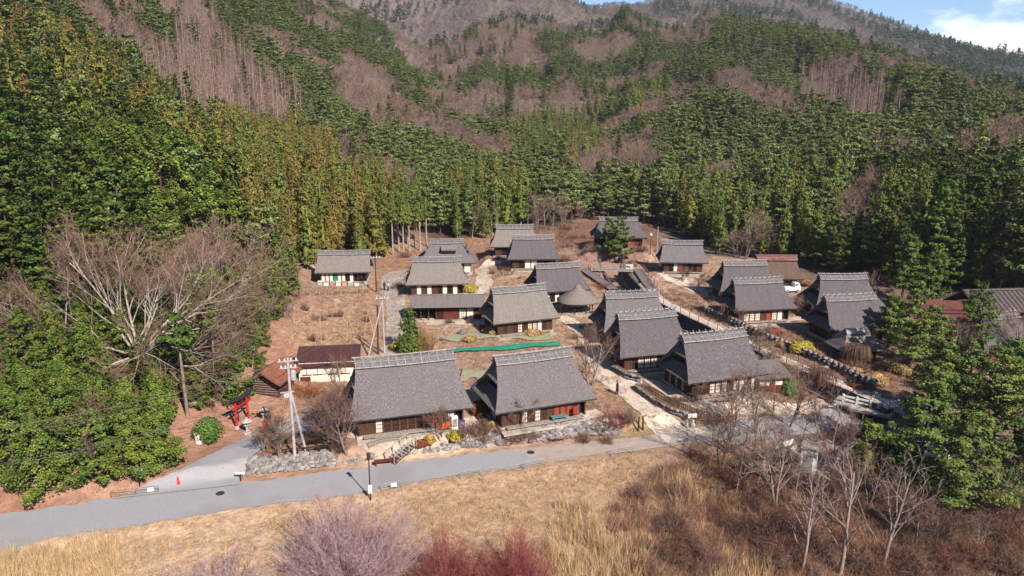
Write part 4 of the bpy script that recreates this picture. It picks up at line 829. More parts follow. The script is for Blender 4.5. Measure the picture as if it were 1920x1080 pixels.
# ------------------------------------------------------------------ utility poles and wires
M_cpole = mat('concrete_pole', lin(196, 190, 190, .62), lin(174, 168, 168, .62), scale=2, rough=.8); M_wpole = mat('wood_pole', lin(110, 78, 66, .5), lin(84, 60, 52, .5), scale=3, rough=.9)
M_ins = mat('insulator', lin(220, 220, 226, .7), rough=.3); M_wire = mat('wire', lin(120, 116, 120, .5), rough=.5)
def upole(px, py, h, lb, arms=2, transformer=False, m=M_cpole, rz=.3, r0=.17):
    p = G(px, py); r = empty('utility_pole', tuple(p), rz, lb, 'utility pole'); MB().tube((0, 0, -.3), (0, 0, h), r0, r0*.65, 10).build('pole', m, r)
    for i in range(arms):
        o = MB().box((0, -.15, h-.3-.7*i), (2.0-.3*i, .1, .1)).build('crossarm', M_cpole, r)
        for q in (-.8, -.3, .3, .8): MB().lathe((q*(1-.15*i), -.15, h-.25-.7*i), [(.05, 0), (.09, .05), (.05, .1), (.09, .15), (.04, .24)], 8).build('insulator', M_ins, o)
    if transformer: MB().lathe((.42, -.1, h-2.3), [(.27, 0), (.28, .1), (.28, .9), (.15, 1.0)], 12).build('transformer', M_cpole, r); MB().box((-.3, 0, h-3.6), (1.3, .1, .1)).build('lower_arm', M_cpole, r); MB().box((-.35, 0, h-3.9), (.5, .3, .45)).build('junction_box', M_cpole, r)
    return p+Vector((0, 0, h))
t1 = upole(553, 858, 10.8, 'tall pale concrete power pole with a transformer by the side road', 2, True)
t2 = upole(721, 663, 8.6, 'pale concrete power pole beside the narrow lane', 1, rz=.2, r0=.14); t3 = upole(706, 548, 7.2, 'dark power pole at the corner of the upper shop', 1, m=M_wpole); t4 = upole(1231, 488, 7.4, 'slender pale pole above the highest terrace', 0, r0=.1)
p = G(709, 664); MBp = MB().tube((0, 0, -.2), (.15, .2, 7.2), .15, .12, 8); tag(MBp.build('support_pole', M_wpole, None, tuple(p)), 'brown wooden pole standing next to the lane power pole', 'pole')
a_ = G(690, 668); b = MB(); d_ = t2-Vector((0, 0, .6))-a_; b.tube((0, 0, -.2), tuple(d_), .12, .09, 8); tag(b.build('stay_pole', M_cpole, None, tuple(a_)), 'slanting pale stay pole leaning on the lane power pole', 'pole')
a_ = G(574, 846); b = MB(); d_ = t1-Vector((0, 0, 3.2))-a_; b.tube((0, 0, -.2), tuple(d_), .15, .11, 8); tag(b.build('stay_pole', M_cpole, None, tuple(a_)), 'slanting stay pole leaning on the tall transformer pole', 'pole')
p = G(561, 560); b = MB(); b.tube((0, 0, -.2), (0, 0, 5.0), .12, .1, 8); tag(b.build('support_pole', M_wpole, None, tuple(p)), 'lone wooden pole at the left edge of the terrace garden', 'pole')
def wire(a, c, sag, lb, r=.018):
    b = MB(); a = Vector(a); c = Vector(c); q = [(c-a)*t-Vector((0, 0, sag*4*t*(1-t))) for t in np.linspace(0, 1, 15)]; b.path(q, [r]*15, 4); tag(b.build('power_line', M_wire, None, tuple(a)), lb, 'cable', 'power lines between the poles')
off = Vector(at_d(-260, 858, 62))
for i, (dz_, dx) in enumerate(((-.3, -.7), (-.3, .1), (-1.0, -.6), (-3.6, -.4), (-3.9, .2))): wire(t1+Vector((dx*.5, dx*.3, dz_)), off+Vector((dx, dx, dz_+1.5)), 1.2, 'thin power line crossing the green trees at the left edge')
for dx in (-.5, .5): wire(t1+Vector((dx, 0, -.2)), t2+Vector((dx*.6, 0, -.2)), .8, 'thin power line from the transformer pole up to the lane pole')
for dx in (-.4, .4): wire(t2+Vector((dx, 0, -.2)), t3+Vector((dx*.6, 0, -.2)), .7, 'thin power line from the lane pole to the upper shop pole')
# ------------------------------------------------------------------ bamboo drying racks, boulder, nets
M_bam = mat('bamboo', lin(220, 184, 142, .62), lin(192, 156, 118, .62), scale=3)
for i, (px, py) in enumerate(((603, 652), (655, 640), (692, 628))):
    p = G(px, py); r = empty('pole_tripod', tuple(p), i*1.1, ('leftmost', 'middle', 'rightmost')[i]+' of three tall bamboo tripods on the terraced lawn', 'tripod', 'bamboo tripods on the lawn')
    for k_ in range(4): t = k_*math.pi/2+.3; MB().tube((1.1*math.cos(t), 1.1*math.sin(t), -.1), (-.12*math.cos(t), -.12*math.sin(t), 4.4), .05, .035, 5).build('leg', M_bam, r)
    MB().tube((-.5, 0, 1.5), (.5, 0, 1.5), .03, n=5).build('brace', M_bam, r)
p = G(868, 628); o = link('boulder', STONES[3], None, tuple(p)); o.scale = (1.9, 1.4, 2.6); tag(o, 'dark upright boulder in the garden below the plank-roofed shop', 'boulder')
for px, py, s_, lb in ((604, 655, 1.6, 'flat pale boulder under the left bamboo tripod'), (630, 565, 1.8, 'round pale stone set on the terraced lawn'), (355, 758, 1.8, 'pale outcrop stone beside the leaning trunk'), (1655, 762, 1.5, 'pale boulder at the end of the white bridge rail'), (1190, 728, 1.2, 'standing stone where the two pale paths meet'), (1640, 740, 1.4, 'pale boulder above the bridge end'), (1548, 690, 1.2, 'garden boulder beside the weeping tree')):
    o = link('boulder', STONES[2], None, tuple(G(px, py))); o.scale = (s_, s_*.8, s_*.8); o.rotation_euler = (0, 0, px); tag(o, lb, 'boulder')
def net(name, quad, m, lb, h, wav=.12, n=(26, 8)):
    a, c, d, e = [Vector(G(*q)) for q in quad]; P = []
    for j in range(n[1]+1):
        v = j/n[1]; row = []
        for i in range(n[0]+1):
            u = i/n[0]; v = j/n[1]; v = v+(.5-v)*.7*float(vnoise(np.array([u*9+h*20]), np.array([1.0*(v > .5)]), 17)[0]); q = (a*(1-u)+c*u)*(1-v)+(e*(1-u)+d*u)*v; q.z = float(gz(q.x, q.y))+h*(.6+.4*math.sin(math.pi*v))+wav*(float(vnoise(np.array([q.x*1.3]), np.array([q.y*1.7]), 3)[0])-.3); row.append(tuple(q))
        P.append(row)
    b = MB(); b.smooth = True; b.slab(P, [[(x_, y_, z_-.03) for x_, y_, z_ in r_] for r_ in P]); tag(b.build(name, m), lb, 'net')
M_net = mat('pale_green_net', lin(160, 178, 146, .6), lin(178, 154, 124, .6), scale=2.2, rough=.8, lo=.38, hi=.62); M_net2 = mat('bright_green_net', lin(48, 168, 134, .6), lin(44, 140, 110, .6), scale=2.5, rough=.6)
net('garden_net', [(848, 668), (1054, 650), (1040, 642), (848, 655)], M_net2, 'bright green net strip stretched across the garden beds', .35)
net('garden_net', [(820, 644), (1040, 640), (1030, 622), (850, 626)], M_net, 'faded green net over the upper garden beds', .2)
net('garden_net', [(862, 722), (935, 716), (945, 690), (868, 692)], M_net, 'faded green net between the two near thatched houses', .25)
# ------------------------------------------------------------------ vehicles, kiosk
M_car = mat('car_white', lin(232, 234, 238, .8), rough=.25, spec=.5); M_carb = mat('car_dark', lin(70, 78, 92, .6), rough=.25, spec=.5); M_glass = mat('car_glass', lin(52, 64, 78, .6), rough=.08, spec=.6); M_tyre = mat('tyre', (.02, .02, .02, 1), rough=.8); M_lamp = mat('lamp_glass', lin(230, 226, 214, .8), rough=.2)
def car(px, py, rz, lb, m, truck=False):
    p = G(px, py); r = empty('kei_truck' if truck else 'parked_car', (p.x, p.y, p.z+.1), rz, lb, 'truck' if truck else 'car'); L, Wd = (3.3, 1.45) if truck else (4.2, 1.7)
    if truck: body = [(-L/2, .35), (L/2, .35), (L/2, .95), (L/2-.1, 1.15), (L/2-.35, 1.8), (L/2-1.15, 1.8), (L/2-1.2, .75), (-L/2, .75)]
    else: body = [(-L/2, .3), (L/2, .3), (L/2, .75), (L/2-.9, .95), (L/2-1.5, 1.45), (-L/2+.7, 1.5), (-L/2+.1, 1.0)]
    b = MB(); n = len(body); vs = [(x_, s_*(Wd/2-(.12 if z_ > 1.2 else 0)), z_) for s_ in (-1, 1) for x_, z_ in body]; b.add(vs, [tuple(range(n)), tuple(range(2*n-1, n-1, -1))]+[(i, n+i, n+(i+1) % n, (i+1) % n) for i in range(n)]); b.build('body', m, r)
    for sx in (-1, 1):
        for sy in (-1, 1):
            w = MB().tube((sx*L*.31, sy*(Wd/2-.16), .3), (sx*L*.31, sy*(Wd/2+.01), .3), .3, n=14).build('wheel', M_tyre, r); MB().tube((sx*L*.31, sy*(Wd/2), .3), (sx*L*.31, sy*(Wd/2+.025), .3), .17, n=10).build('rim', M_pipe, w)
    if truck: MB().box((L/2-.24, 0, 1.47), (.06, Wd*.8, .5), ry=-.36).build('windscreen', M_glass, r); wx = L/2-.75; MB().box((-.55, 0, .85), (2.0, Wd, .3)).build('cargo_bed', m, r)
    else: MB().box((L/2-1.2, 0, 1.22), (.05, Wd*.78, .62), ry=-.88).build('windscreen', M_glass, r); wx = -.2
    for sy in (-1, 1): MB().box((wx, sy*(Wd/2-.07), 1.2 if not truck else 1.4), (.7 if truck else 2.0, .05, .4)).build('side_window', M_glass, r); MB().box((L/2+.01, sy*Wd*.36, .68), (.06, .3, .16)).build('headlight', M_lamp, r)
car(1482, 548, .2, 'small white pickup truck behind the upper right houses', M_car, True)
car(1668, 868, 2.2, 'dark parked car shaded under the pines', M_carb); car(1735, 856, 2.0, 'white parked car glimpsed through the pines', M_car); car(1640, 895, 2.4, 'blue-grey parked car at the edge of the pines', M_carb); p = G(1474, 848); r = empty('covered_cart', tuple(p), .5, 'small cart under a white sheet behind the bare trees', 'cart'); b = MB(); b.grid([[(x_*1.0, y_*.65, z_+rng.uniform(-.08, .08)) for x_, y_, z_ in ((-1, -1, .1), (-.9, -.8, .9), (-.6, 0, 1.25), (-.9, .8, .9), (-1, 1, .1))]]+[[(u, v*.7, z_+rng.uniform(-.1, .1)) for v, z_ in ((-1, .1), (-.8, 1.0), (0, 1.4), (.8, 1.0), (1, .1))] for u in (-.4, .3, .9)]); b.build('sheet', M_white, r)
for s_ in (-1, 1): MB().tube((0, s_*.5, .25), (0, s_*.6, .25), .25, n=12).build('wheel', M_tyre, r)
p = G(1515, 882); r = empty('kiosk', tuple(p), math.radians(-28), 'tall white metal booth standing among bare trees', 'booth'); MB().box((0, 0, 1.35), (1.5, 1.8, 2.7)).build('body', M_white, r); MB().box((0, 0, 2.78), (1.7, 2.0, .14)).build('roof', M_gran, r); MB().box((-.0, -.93, 1.15), (.9, .05, 2.1)).build('door', M_pipe, r)
# ------------------------------------------------------------------ people
M_skin = mat('skin', lin(206, 160, 134, .6)); 
def person(px, py, rz, top, leg, lb, hair=(40, 30, 28)):
    p = G(px, py); v = [(0, 0, .95), (0, 0, 1.2), (0, .01, 1.42), (0, .0, 1.53), (0, -.02, 1.66), (.2, 0, 1.40), (.27, .02, 1.13), (.25, -.12, .93), (-.2, 0, 1.40), (-.27, .02, 1.13), (-.25, -.12, .93), (.1, 0, .9), (.12, -.08, .5), (.12, .02, .08), (.12, -.13, .04), (-.1, 0, .9), (-.12, .06, .5), (-.12, .14, .1), (-.12, .0, .04)]
    e = [(0, 1), (1, 2), (2, 3), (3, 4), (2, 5), (5, 6), (6, 7), (2, 8), (8, 9), (9, 10), (0, 11), (11, 12), (12, 13), (13, 14), (0, 15), (15, 16), (16, 17), (17, 18)]
    R = [.16, .16, .15, .06, .10, .08, .06, .04, .08, .06, .04, .10, .075, .05, .04, .10, .075, .05, .04]
    me = bpy.data.meshes.new('person'); me.from_pydata(v, e, []); ms = [mat('cloth_%s' % str(c), lin(*c, .6)) for c in (top, leg)]; me.materials.append(ms[0])
    o = link('person', me, None, (p.x, p.y, p.z+.06), rz); md = o.modifiers.new('skin', 'SKIN'); me.skin_vertices.new() if hasattr(me.skin_vertices, 'new') and len(me.skin_vertices) == 0 else None
    for i, s_ in enumerate(me.skin_vertices[0].data): s_.radius = (R[i], R[i]); s_.use_root = (i == 0)
    o.modifiers.new('sub', 'SUBSURF').levels = 1; tag(o, lb, 'person')
    b = MB(); b.smooth = True; b.lathe((0, -.02, 1.58), [(.02, -.02), (.09, .02), (.115, .1), (.10, .2), (.02, .25)], 10); b.build('head', M_skin, o)
    b = MB(); b.smooth = True; b.lathe((0, .015, 1.64), [(.118, 0), (.125, .08), (.1, .17), (.02, .21)], 10); b.build('hair', mat('hair', lin(*hair, .5)), o)
    b = MB(); b.tube((.11, 0, .95), (.12, -.05, .5), .115, .09, 8); b.tube((.12, -.05, .5), (.12, .02, .08), .09, .07, 8); b.tube((-.11, 0, .95), (-.12, .05, .5), .115, .09, 8); b.tube((-.12, .05, .5), (-.12, .14, .08), .09, .07, 8); b.build('trousers', ms[1], o)
person(721, 545, 2.8, (60, 62, 80), (44, 46, 60), 'person in dark clothes walking on the upper lane, left of the pair'); person(728, 546, 2.6, (226, 220, 216), (60, 60, 70), 'person in a white top walking on the upper lane'); person(1157, 740, 1.0, (46, 44, 52), (38, 36, 44), 'person in dark clothes walking down the gravel path'); person(1237, 508, 3.0, (230, 228, 226), (90, 90, 100), 'person in white standing below the upper right house')
# ------------------------------------------------------------------ vegetation meshes
def leafmat(n, c1, c2, k=.82, isl=.4, obj=.2): return mat(n, lin(*c1, k), lin(*c2, k), scale=.45, rough=.8, spec=.15, island=isl, objrand=obj, lo=.35, hi=.65, detail=3)
L_cedar = leafmat('cedar_leaf', (124, 116, 48), (100, 102, 42), .75); L_cedar2 = leafmat('cedar_leaf_green', (100, 108, 46), (80, 92, 40)); L_pine = leafmat('pine_leaf', (118, 126, 72), (96, 110, 62), .92); L_pinen = leafmat('near_pine_leaf', (106, 120, 56), (80, 100, 46), .85); L_fir = leafmat('fir_leaf', (86, 100, 40), (62, 82, 34), .85)
L_hin = leafmat('hinoki_leaf', (104, 116, 46), (74, 94, 38), .85); L_rust = leafmat('rusty_cedar_leaf', (130, 106, 50), (112, 96, 44), .7)
B_tr = mat('bark_trunk', lin(176, 158, 144, .55), lin(132, 114, 104, .55), scale=2.5, stretch=(3, 3, .5), rough=.9, objrand=.15); B_dk = mat('bark_dark', lin(112, 90, 80, .5), lin(82, 66, 60, .5), scale=2.5, stretch=(3, 3, .5), rough=.9)
B_pale = mat('bark_pale', lin(196, 180, 166, .6), lin(150, 134, 122, .6), scale=2.0, stretch=(2, 2, .6), rough=.9)
T_pink = mat('twig_pink', lin(168, 138, 122, .58), lin(142, 112, 98, .58), scale=.5, rough=.9, island=.3, objrand=.14); T_brown = mat('twig_brown', lin(152, 118, 100, .55), lin(124, 94, 80, .55), scale=.5, rough=.9, island=.3, objrand=.15)
T_grey = mat('twig_grey', lin(176, 152, 146, .6), lin(150, 126, 122, .6), scale=.5, rough=.9, island=.3, objrand=.1); T_red = mat('twig_red', lin(168, 92, 86, .58), lin(140, 74, 72, .58), scale=.5, rough=.9, island=.35); T_purple = mat('twig_purple', lin(198, 166, 168, .62), lin(168, 134, 138, .62), scale=.5, rough=.9, island=.35)
T_larch = mat('twig_larch', lin(170, 138, 126, .58), lin(148, 116, 104, .58), scale=.4, rough=.9, island=.25, objrand=.12); T_far = mat('twig_far', lin(136, 120, 118, .52), lin(112, 98, 98, .52), scale=.2, rough=.9, island=.3, objrand=.18)
def unit(v): return v/np.maximum(np.linalg.norm(v, axis=-1, keepdims=True), 1e-9)
def leaf_quads(C, Nn, size, aspect=1.0, g=None, tri=False):
    """small faces centred at C with normals about Nn; returns verts, quads"""
    g = g or nrg; n = len(C); r = unit(g.normal(size=(n, 3))); u = unit(np.cross(Nn, r)); v = np.cross(Nn, u); s = (size if np.ndim(size) else np.full(n, size))[:, None]*g.uniform(.7, 1.3, (n, 1))
    a = s*aspect
    if tri:
        V = np.stack([C-u*s*.6-v*a*.5, C+u*s*.6-v*a*.5, C+v*a*.8], 1); return V.reshape(-1, 3), np.arange(n*3).reshape(-1, 3)
    b = Nn*s*.18
    V = np.stack([C-u*s*.55+b*-1, C-v*a*.55, C+u*s*.55-b, C+v*a*.55], 1); return V.reshape(-1, 4*3).reshape(-1, 3), np.arange(n*4).reshape(-1, 4)
def tri_tube(pts, rad, n=4):
    pts = np.asarray(pts, float); V, Fq = [], []
    for i, p in enumerate(pts):
        d = unit((pts[min(i+1, len(pts)-1)]-pts[max(i-1, 0)])[None])[0]; u = unit(np.cross(d, [0.31, .9, .2])[None])[0]; w = np.cross(d, u)
        for k in range(n): t = 2*math.pi*k/n; V.append(p+rad[i]*(u*math.cos(t)+w*math.sin(t)))
    for i in range(len(pts)-1):
        for k in range(n): Fq.append((i*n+k, i*n+(k+1) % n, (i+1)*n+(k+1) % n, (i+1)*n+k))
    return np.array(V), np.array(Fq)
def merge(parts):
    V, Fq, M = [], [], []; o = 0
    for v, f, m in parts:
        if len(v) == 0: continue
        if f.shape[1] == 3: f = np.concatenate([f, f[:, 2:3]], 1)
        V.append(v); Fq.append(f+o); M.append(np.full(len(f), m)); o += len(v)
    return np.concatenate(V), np.concatenate(Fq), np.concatenate(M)
def poly_mesh(name, parts, mats):
    """quads and triangles together"""
    V, idx, ls, mi = [], [], [], []; o = 0; pos = 0
    for v, f, m in parts:
        if len(v) == 0: continue
        V.append(np.asarray(v)); idx.append((np.asarray(f)+o).ravel()); k = f.shape[1]; ls.append(pos+np.arange(len(f))*k); pos += f.size; mi.append(np.full(len(f), m)); o += len(v)
    V = np.concatenate(V).astype(np.float32); idx = np.concatenate(idx).astype(np.int32); ls = np.concatenate(ls).astype(np.int32); mi = np.concatenate(mi).astype(np.int32)
    me = bpy.data.meshes.new(name); me.vertices.add(len(V)); me.vertices.foreach_set('co', V.ravel()); me.loops.add(len(idx)); me.loops.foreach_set('vertex_index', idx); me.polygons.add(len(ls)); me.polygons.foreach_set('loop_start', ls)
    for m in mats: me.materials.append(m)
    me.polygons.foreach_set('material_index', mi); me.update(calc_edges=True); return me
def core(prof, n, g, jit=.15):
    V = []
    for r, z in prof:
        for k in range(n): t = 2*math.pi*k/n; q = r*g.uniform(1-jit, 1+jit); V.append((q*math.cos(t), q*math.sin(t), z+g.uniform(-.2, .2)))
    Fq = [(i*n+k, i*n+(k+1) % n, (i+1)*n+(k+1) % n, (i+1)*n+k) for i in range(len(prof)-1) for k in range(n)]
    return np.array(V), np.array(Fq)
def cedar_parts(seed, h=15, r=2.3, n=900, lf=.62, bare=.12, pw=.8):
    g = np.random.default_rng(seed); u = 1-g.uniform(0, 1, n)**.62; u = np.clip(u, 0, .99); z = h*(bare+(1-bare)*u); th = g.uniform(0, 2*math.pi, n)
    R = r*np.minimum((1-u)**pw*1.08, .55+u*2.2)*(1+.20*np.sin(th*3+seed+z*.9)+.16*np.sin(th*5-z*1.7+seed*2)); q = R*np.sqrt(g.uniform(.45, 1.05, n))
    C = np.stack([q*np.cos(th), q*np.sin(th), z+g.uniform(-.3, .3, n)-.18*q], 1)
    # gather into drooping clumps
    K = max(40, n//14); cc = C[g.integers(0, n, K)]; ki = g.integers(0, K, n); C = cc[ki]*.62+C*.38*0+cc[ki]*.38+g.normal(size=(n, 3))*np.array([.34, .34, .26])*(.45+lf*.7)
    Nn = unit(np.stack([C[:, 0], C[:, 1], np.full(n, .9)], 1)+g.normal(size=(n, 3))*.45+unit(C-cc[ki])*.7)
    lv, lq = leaf_quads(C, Nn, np.full(n, lf)*(1-.35*np.clip(C[:, 2]/h, 0, 1)), .8, g)
    cv, cq = core([(r*.3, h*(bare+.05)), (r*.36, h*(bare+.2)), (r*.2, h*.5), (.03, h*.72)], 7, g)
    tv, tq = tri_tube([(0, 0, -.6), (0, 0, h*.5), (0, 0, h*.97)], [.24, .15, .02], 6)
    return (tv, tq), (lv, lq), (cv, cq) if bare < .4 else None
def pine_parts(seed, h=13, r=3.2, n=900, lf=.55, bare=.3, flat=.5, tiers=8, pw=.6):
    g = np.random.default_rng(seed); C, Nn, br = [], [], []; lean = g.normal(size=2)*.03
    for t in range(tiers):
        f = (t+.5)/tiers; z = h*(bare+(1-bare)*f); R = r*(1-f)**pw*(.75+.5*g.uniform())+.25; nb = int(g.integers(4, 7)); a0 = g.uniform(0, 6.3)
        for b in range(nb):
            a = a0+b*2*math.pi/nb+g.uniform(-.35, .35); Lb = R*g.uniform(.6, 1.18); zb = z; z = z+g.uniform(-.32, .32)*h*(1-bare)/tiers; dz = g.uniform(-.05, .22)*Lb; m = max(4, int(n/(tiers*5)*(.5+Lb/r)))
            s = g.uniform(.28, 1.0, m)**.8; wd = .30*Lb*np.sin(np.clip(s, 0, 1)*math.pi*.86+.35)+.12; la = g.normal(size=m)*.5*wd
            x = s*Lb*math.cos(a)-la*math.sin(a)+lean[0]*z; y = s*Lb*math.sin(a)+la*math.cos(a)+lean[1]*z; zz = z+dz*s+g.normal(size=m)*.15*flat*2+.10*Lb*s*s
            C.append(np.stack([x, y, zz], 1)); Nn.append(unit(np.stack([.5*math.cos(a)+g.normal(size=m)*.4, .5*math.sin(a)+g.normal(size=m)*.4, .95+.15*g.normal(size=m)], 1)))
            br.append(tri_tube([(lean[0]*z, lean[1]*z, z-.1), (Lb*.8*math.cos(a), Lb*.8*math.sin(a), z+dz*.8)], [.05+.012*Lb, .02], 3)); z = zb
    C = np.concatenate(C); Nn = np.concatenate(Nn); lv, lq = leaf_quads(C, Nn, lf, .8, g)
    tv, tq = tri_tube([(0, 0, -.6), (lean[0]*h*.5, lean[1]*h*.5, h*.5), (lean[0]*h, lean[1]*h, h*.97)], [.22, .15, .03], 6)
    bv = [(v, f, 0) for v, f in br]; V, Fq, _ = merge([(tv, tq, 0)]+bv)
    return (V, Fq), (lv, lq), None
def bare_parts(seed, h=9, spread=.8, tr=.16, n1=7, n2=6, n3=6, n4=0, stems=1, up=.45, twig=.8, tw=.022, droop=0, start=.25, gnarl=.12, len1=.62):
    """limbs as tapering tubes, the finest twigs as slim blades"""
    g = np.random.default_rng(seed); tubes = []; T = []
    def limb(p, d, L, r0, r1, seg, wob, n):
        pts = [p]; rr = [r0]; d = d/np.linalg.norm(d)
        for i in range(seg):
            d = d+g.normal(size=3)*wob+np.array([0, 0, up*.12-droop*.10*(i+1)/seg]); d = d/np.linalg.norm(d); pts.append(pts[-1]+d*L/seg); rr.append(r0+(r1-r0)*(i+1)/seg)
        tubes.append(tri_tube(pts, rr, n)); return np.array(pts), d
    def side(d, ang):
        q = g.normal(size=3); q -= d*np.dot(q, d); q /= np.linalg.norm(q); return d*math.cos(ang)+q*math.sin(ang)
    def at(pts, t):
        k = t*(len(pts)-1); i = min(int(k), len(pts)-2); return pts[i]+(pts[i+1]-pts[i])*(k-i), unit((pts[i+1]-pts[i])[None])[0]
    for s in range(stems):
        a = g.uniform(0, 6.3) if stems > 1 else 0; d0 = np.array([math.cos(a)*.35*spread, math.sin(a)*.35*spread, 1]) if stems > 1 else np.array([g.normal()*.05, g.normal()*.05, 1.0])
        P0, dd = limb(np.array([math.cos(a)*.15, math.sin(a)*.15, -.3]) if stems > 1 else np.array([0, 0, -.4]), d0, h*.72, tr, tr*.3, 5, gnarl*.5, 6)
        for i in range(n1):
            t = start+(1-start)*(i+g.uniform(.2, .8))/n1; p, d = at(P0, min(t, .99)); L1 = h*len1*(1.12-t*.65)*g.uniform(.75, 1.15); P1, _ = limb(p, side(d, g.uniform(.5, .95)*(.6+spread*.5)), L1, tr*.42*(1.15-t*.6), tr*.09, 4, gnarl, 4)
            for j in range(n2):
                t2 = .22+.78*(j+g.uniform(.1, .9))/n2; p, d = at(P1, min(t2, .99)); L2 = L1*.55*(1.15-t2*.6)*g.uniform(.7, 1.2); P2, _ = limb(p, side(d, g.uniform(.4, .9)), L2, tr*.13, tr*.035, 3, gnarl*1.2, 3)
                for k in range(n3):
                    t3 = .1+.9*(k+g.uniform(0, 1))/n3; p, d = at(P2, min(t3, .99)); L3 = twig*g.uniform(.6, 1.3); e = unit((side(d, g.uniform(.3, .9))+np.array([0, 0, up*.4-droop*.8]))[None])[0]; q = p+e*L3; T.append((p, q, tw))
                    for m in range(n4):
                        t4 = g.uniform(.2, .95); p4 = p+(q-p)*t4; e4 = unit((side(e, g.uniform(.4, .9))+np.array([0, 0, up*.3-droop*.8]))[None])[0]; T.append((p4, p4+e4*L3*g.uniform(.4, .7), tw*.7))
    V, Fq, _ = merge([(v, f, 0) for v, f in tubes])
    A = np.array([t[0] for t in T]); Bq = np.array([t[1] for t in T]); w = np.array([t[2] for t in T])[:, None]; d = unit(Bq-A); u = unit(np.cross(d, g.normal(size=A.shape)))
    tv = np.stack([A-u*w, A+u*w, Bq], 1).reshape(-1, 3); tf = np.arange(len(tv)).reshape(-1, 3)
    return (V, Fq), (tv, tf), None
def larch_parts(seed, h=15, r=1.7, nb=90, nt=7, tw=.03):
    g = np.random.default_rng(seed); tubes = [tri_tube([(0, 0, -.5), (g.normal()*.1, g.normal()*.1, h*.5), (g.normal()*.15, g.normal()*.15, h)], [.17, .11, .015], 5)]; A, Bq = [], []
    for i in range(nb):
        f = .22+.76*(i/nb); z = h*f; L = r*(1.15-f)*g.uniform(.6, 1.25)+.25; a = g.uniform(0, 6.3); p = np.array([0, 0, z]); q = np.array([L*math.cos(a), L*math.sin(a), z+L*g.uniform(.1, .55)]); A.append(p); Bq.append(q)
        for k in range(nt):
            t = g.uniform(.2, 1); s = p+(q-p)*t; A.append(s); Bq.append(s+unit(g.normal(size=3)+np.array([math.cos(a), math.sin(a), .6]))*g.uniform(.25, .6))
    A = np.array(A); Bq = np.array(Bq); d = unit(Bq-A); u = unit(np.cross(d, g.normal(size=A.shape)))*tw; tv = np.stack([A-u, A+u, Bq], 1).reshape(-1, 3)
    V, Fq, _ = merge([(v, f, 0) for v, f in tubes]); return (V, Fq), (tv, np.arange(len(tv)).reshape(-1, 3)), None
def tree_meshes(parts, tm, lm):
    (tv, tq), (lv, lq), c = parts; trunk = poly_mesh('trunk', [(tv, tq, 0)], [tm]); trunk.polygons.foreach_set('use_smooth', [True]*len(trunk.polygons)); crown = poly_mesh('crown', [(lv, lq, 0)]+([(c[0], c[1], 0)] if c else []), [lm]); return trunk, crown
def whole_mesh(name, parts, tm, lm):
    (tv, tq), (lv, lq), c = parts; return poly_mesh(name, [(tv, tq, 0), (lv, lq, 1)]+([(c[0], c[1], 1)] if c else []), [tm, lm])
def plant_tree(name, tm, p, s, rz, label, cat, group=None, sz=None):
    r = empty(name, tuple(p), rz, label, cat, group); r.scale = (s, s, sz or s); link('trunk', tm[0], r); link('crown', tm[1], r); return r
# ------------------------------------------------------------------ individual trees and shrubs of the village
def hero(name, px, py, parts, tm, lm, label, cat='tree', rz=None, s=1.0, sz=None, group=None):
    return plant_tree(name, tree_meshes(parts, tm, lm), G(px, py), s, rz if rz is not None else rng.uniform(0, 6), label, cat, group, sz)
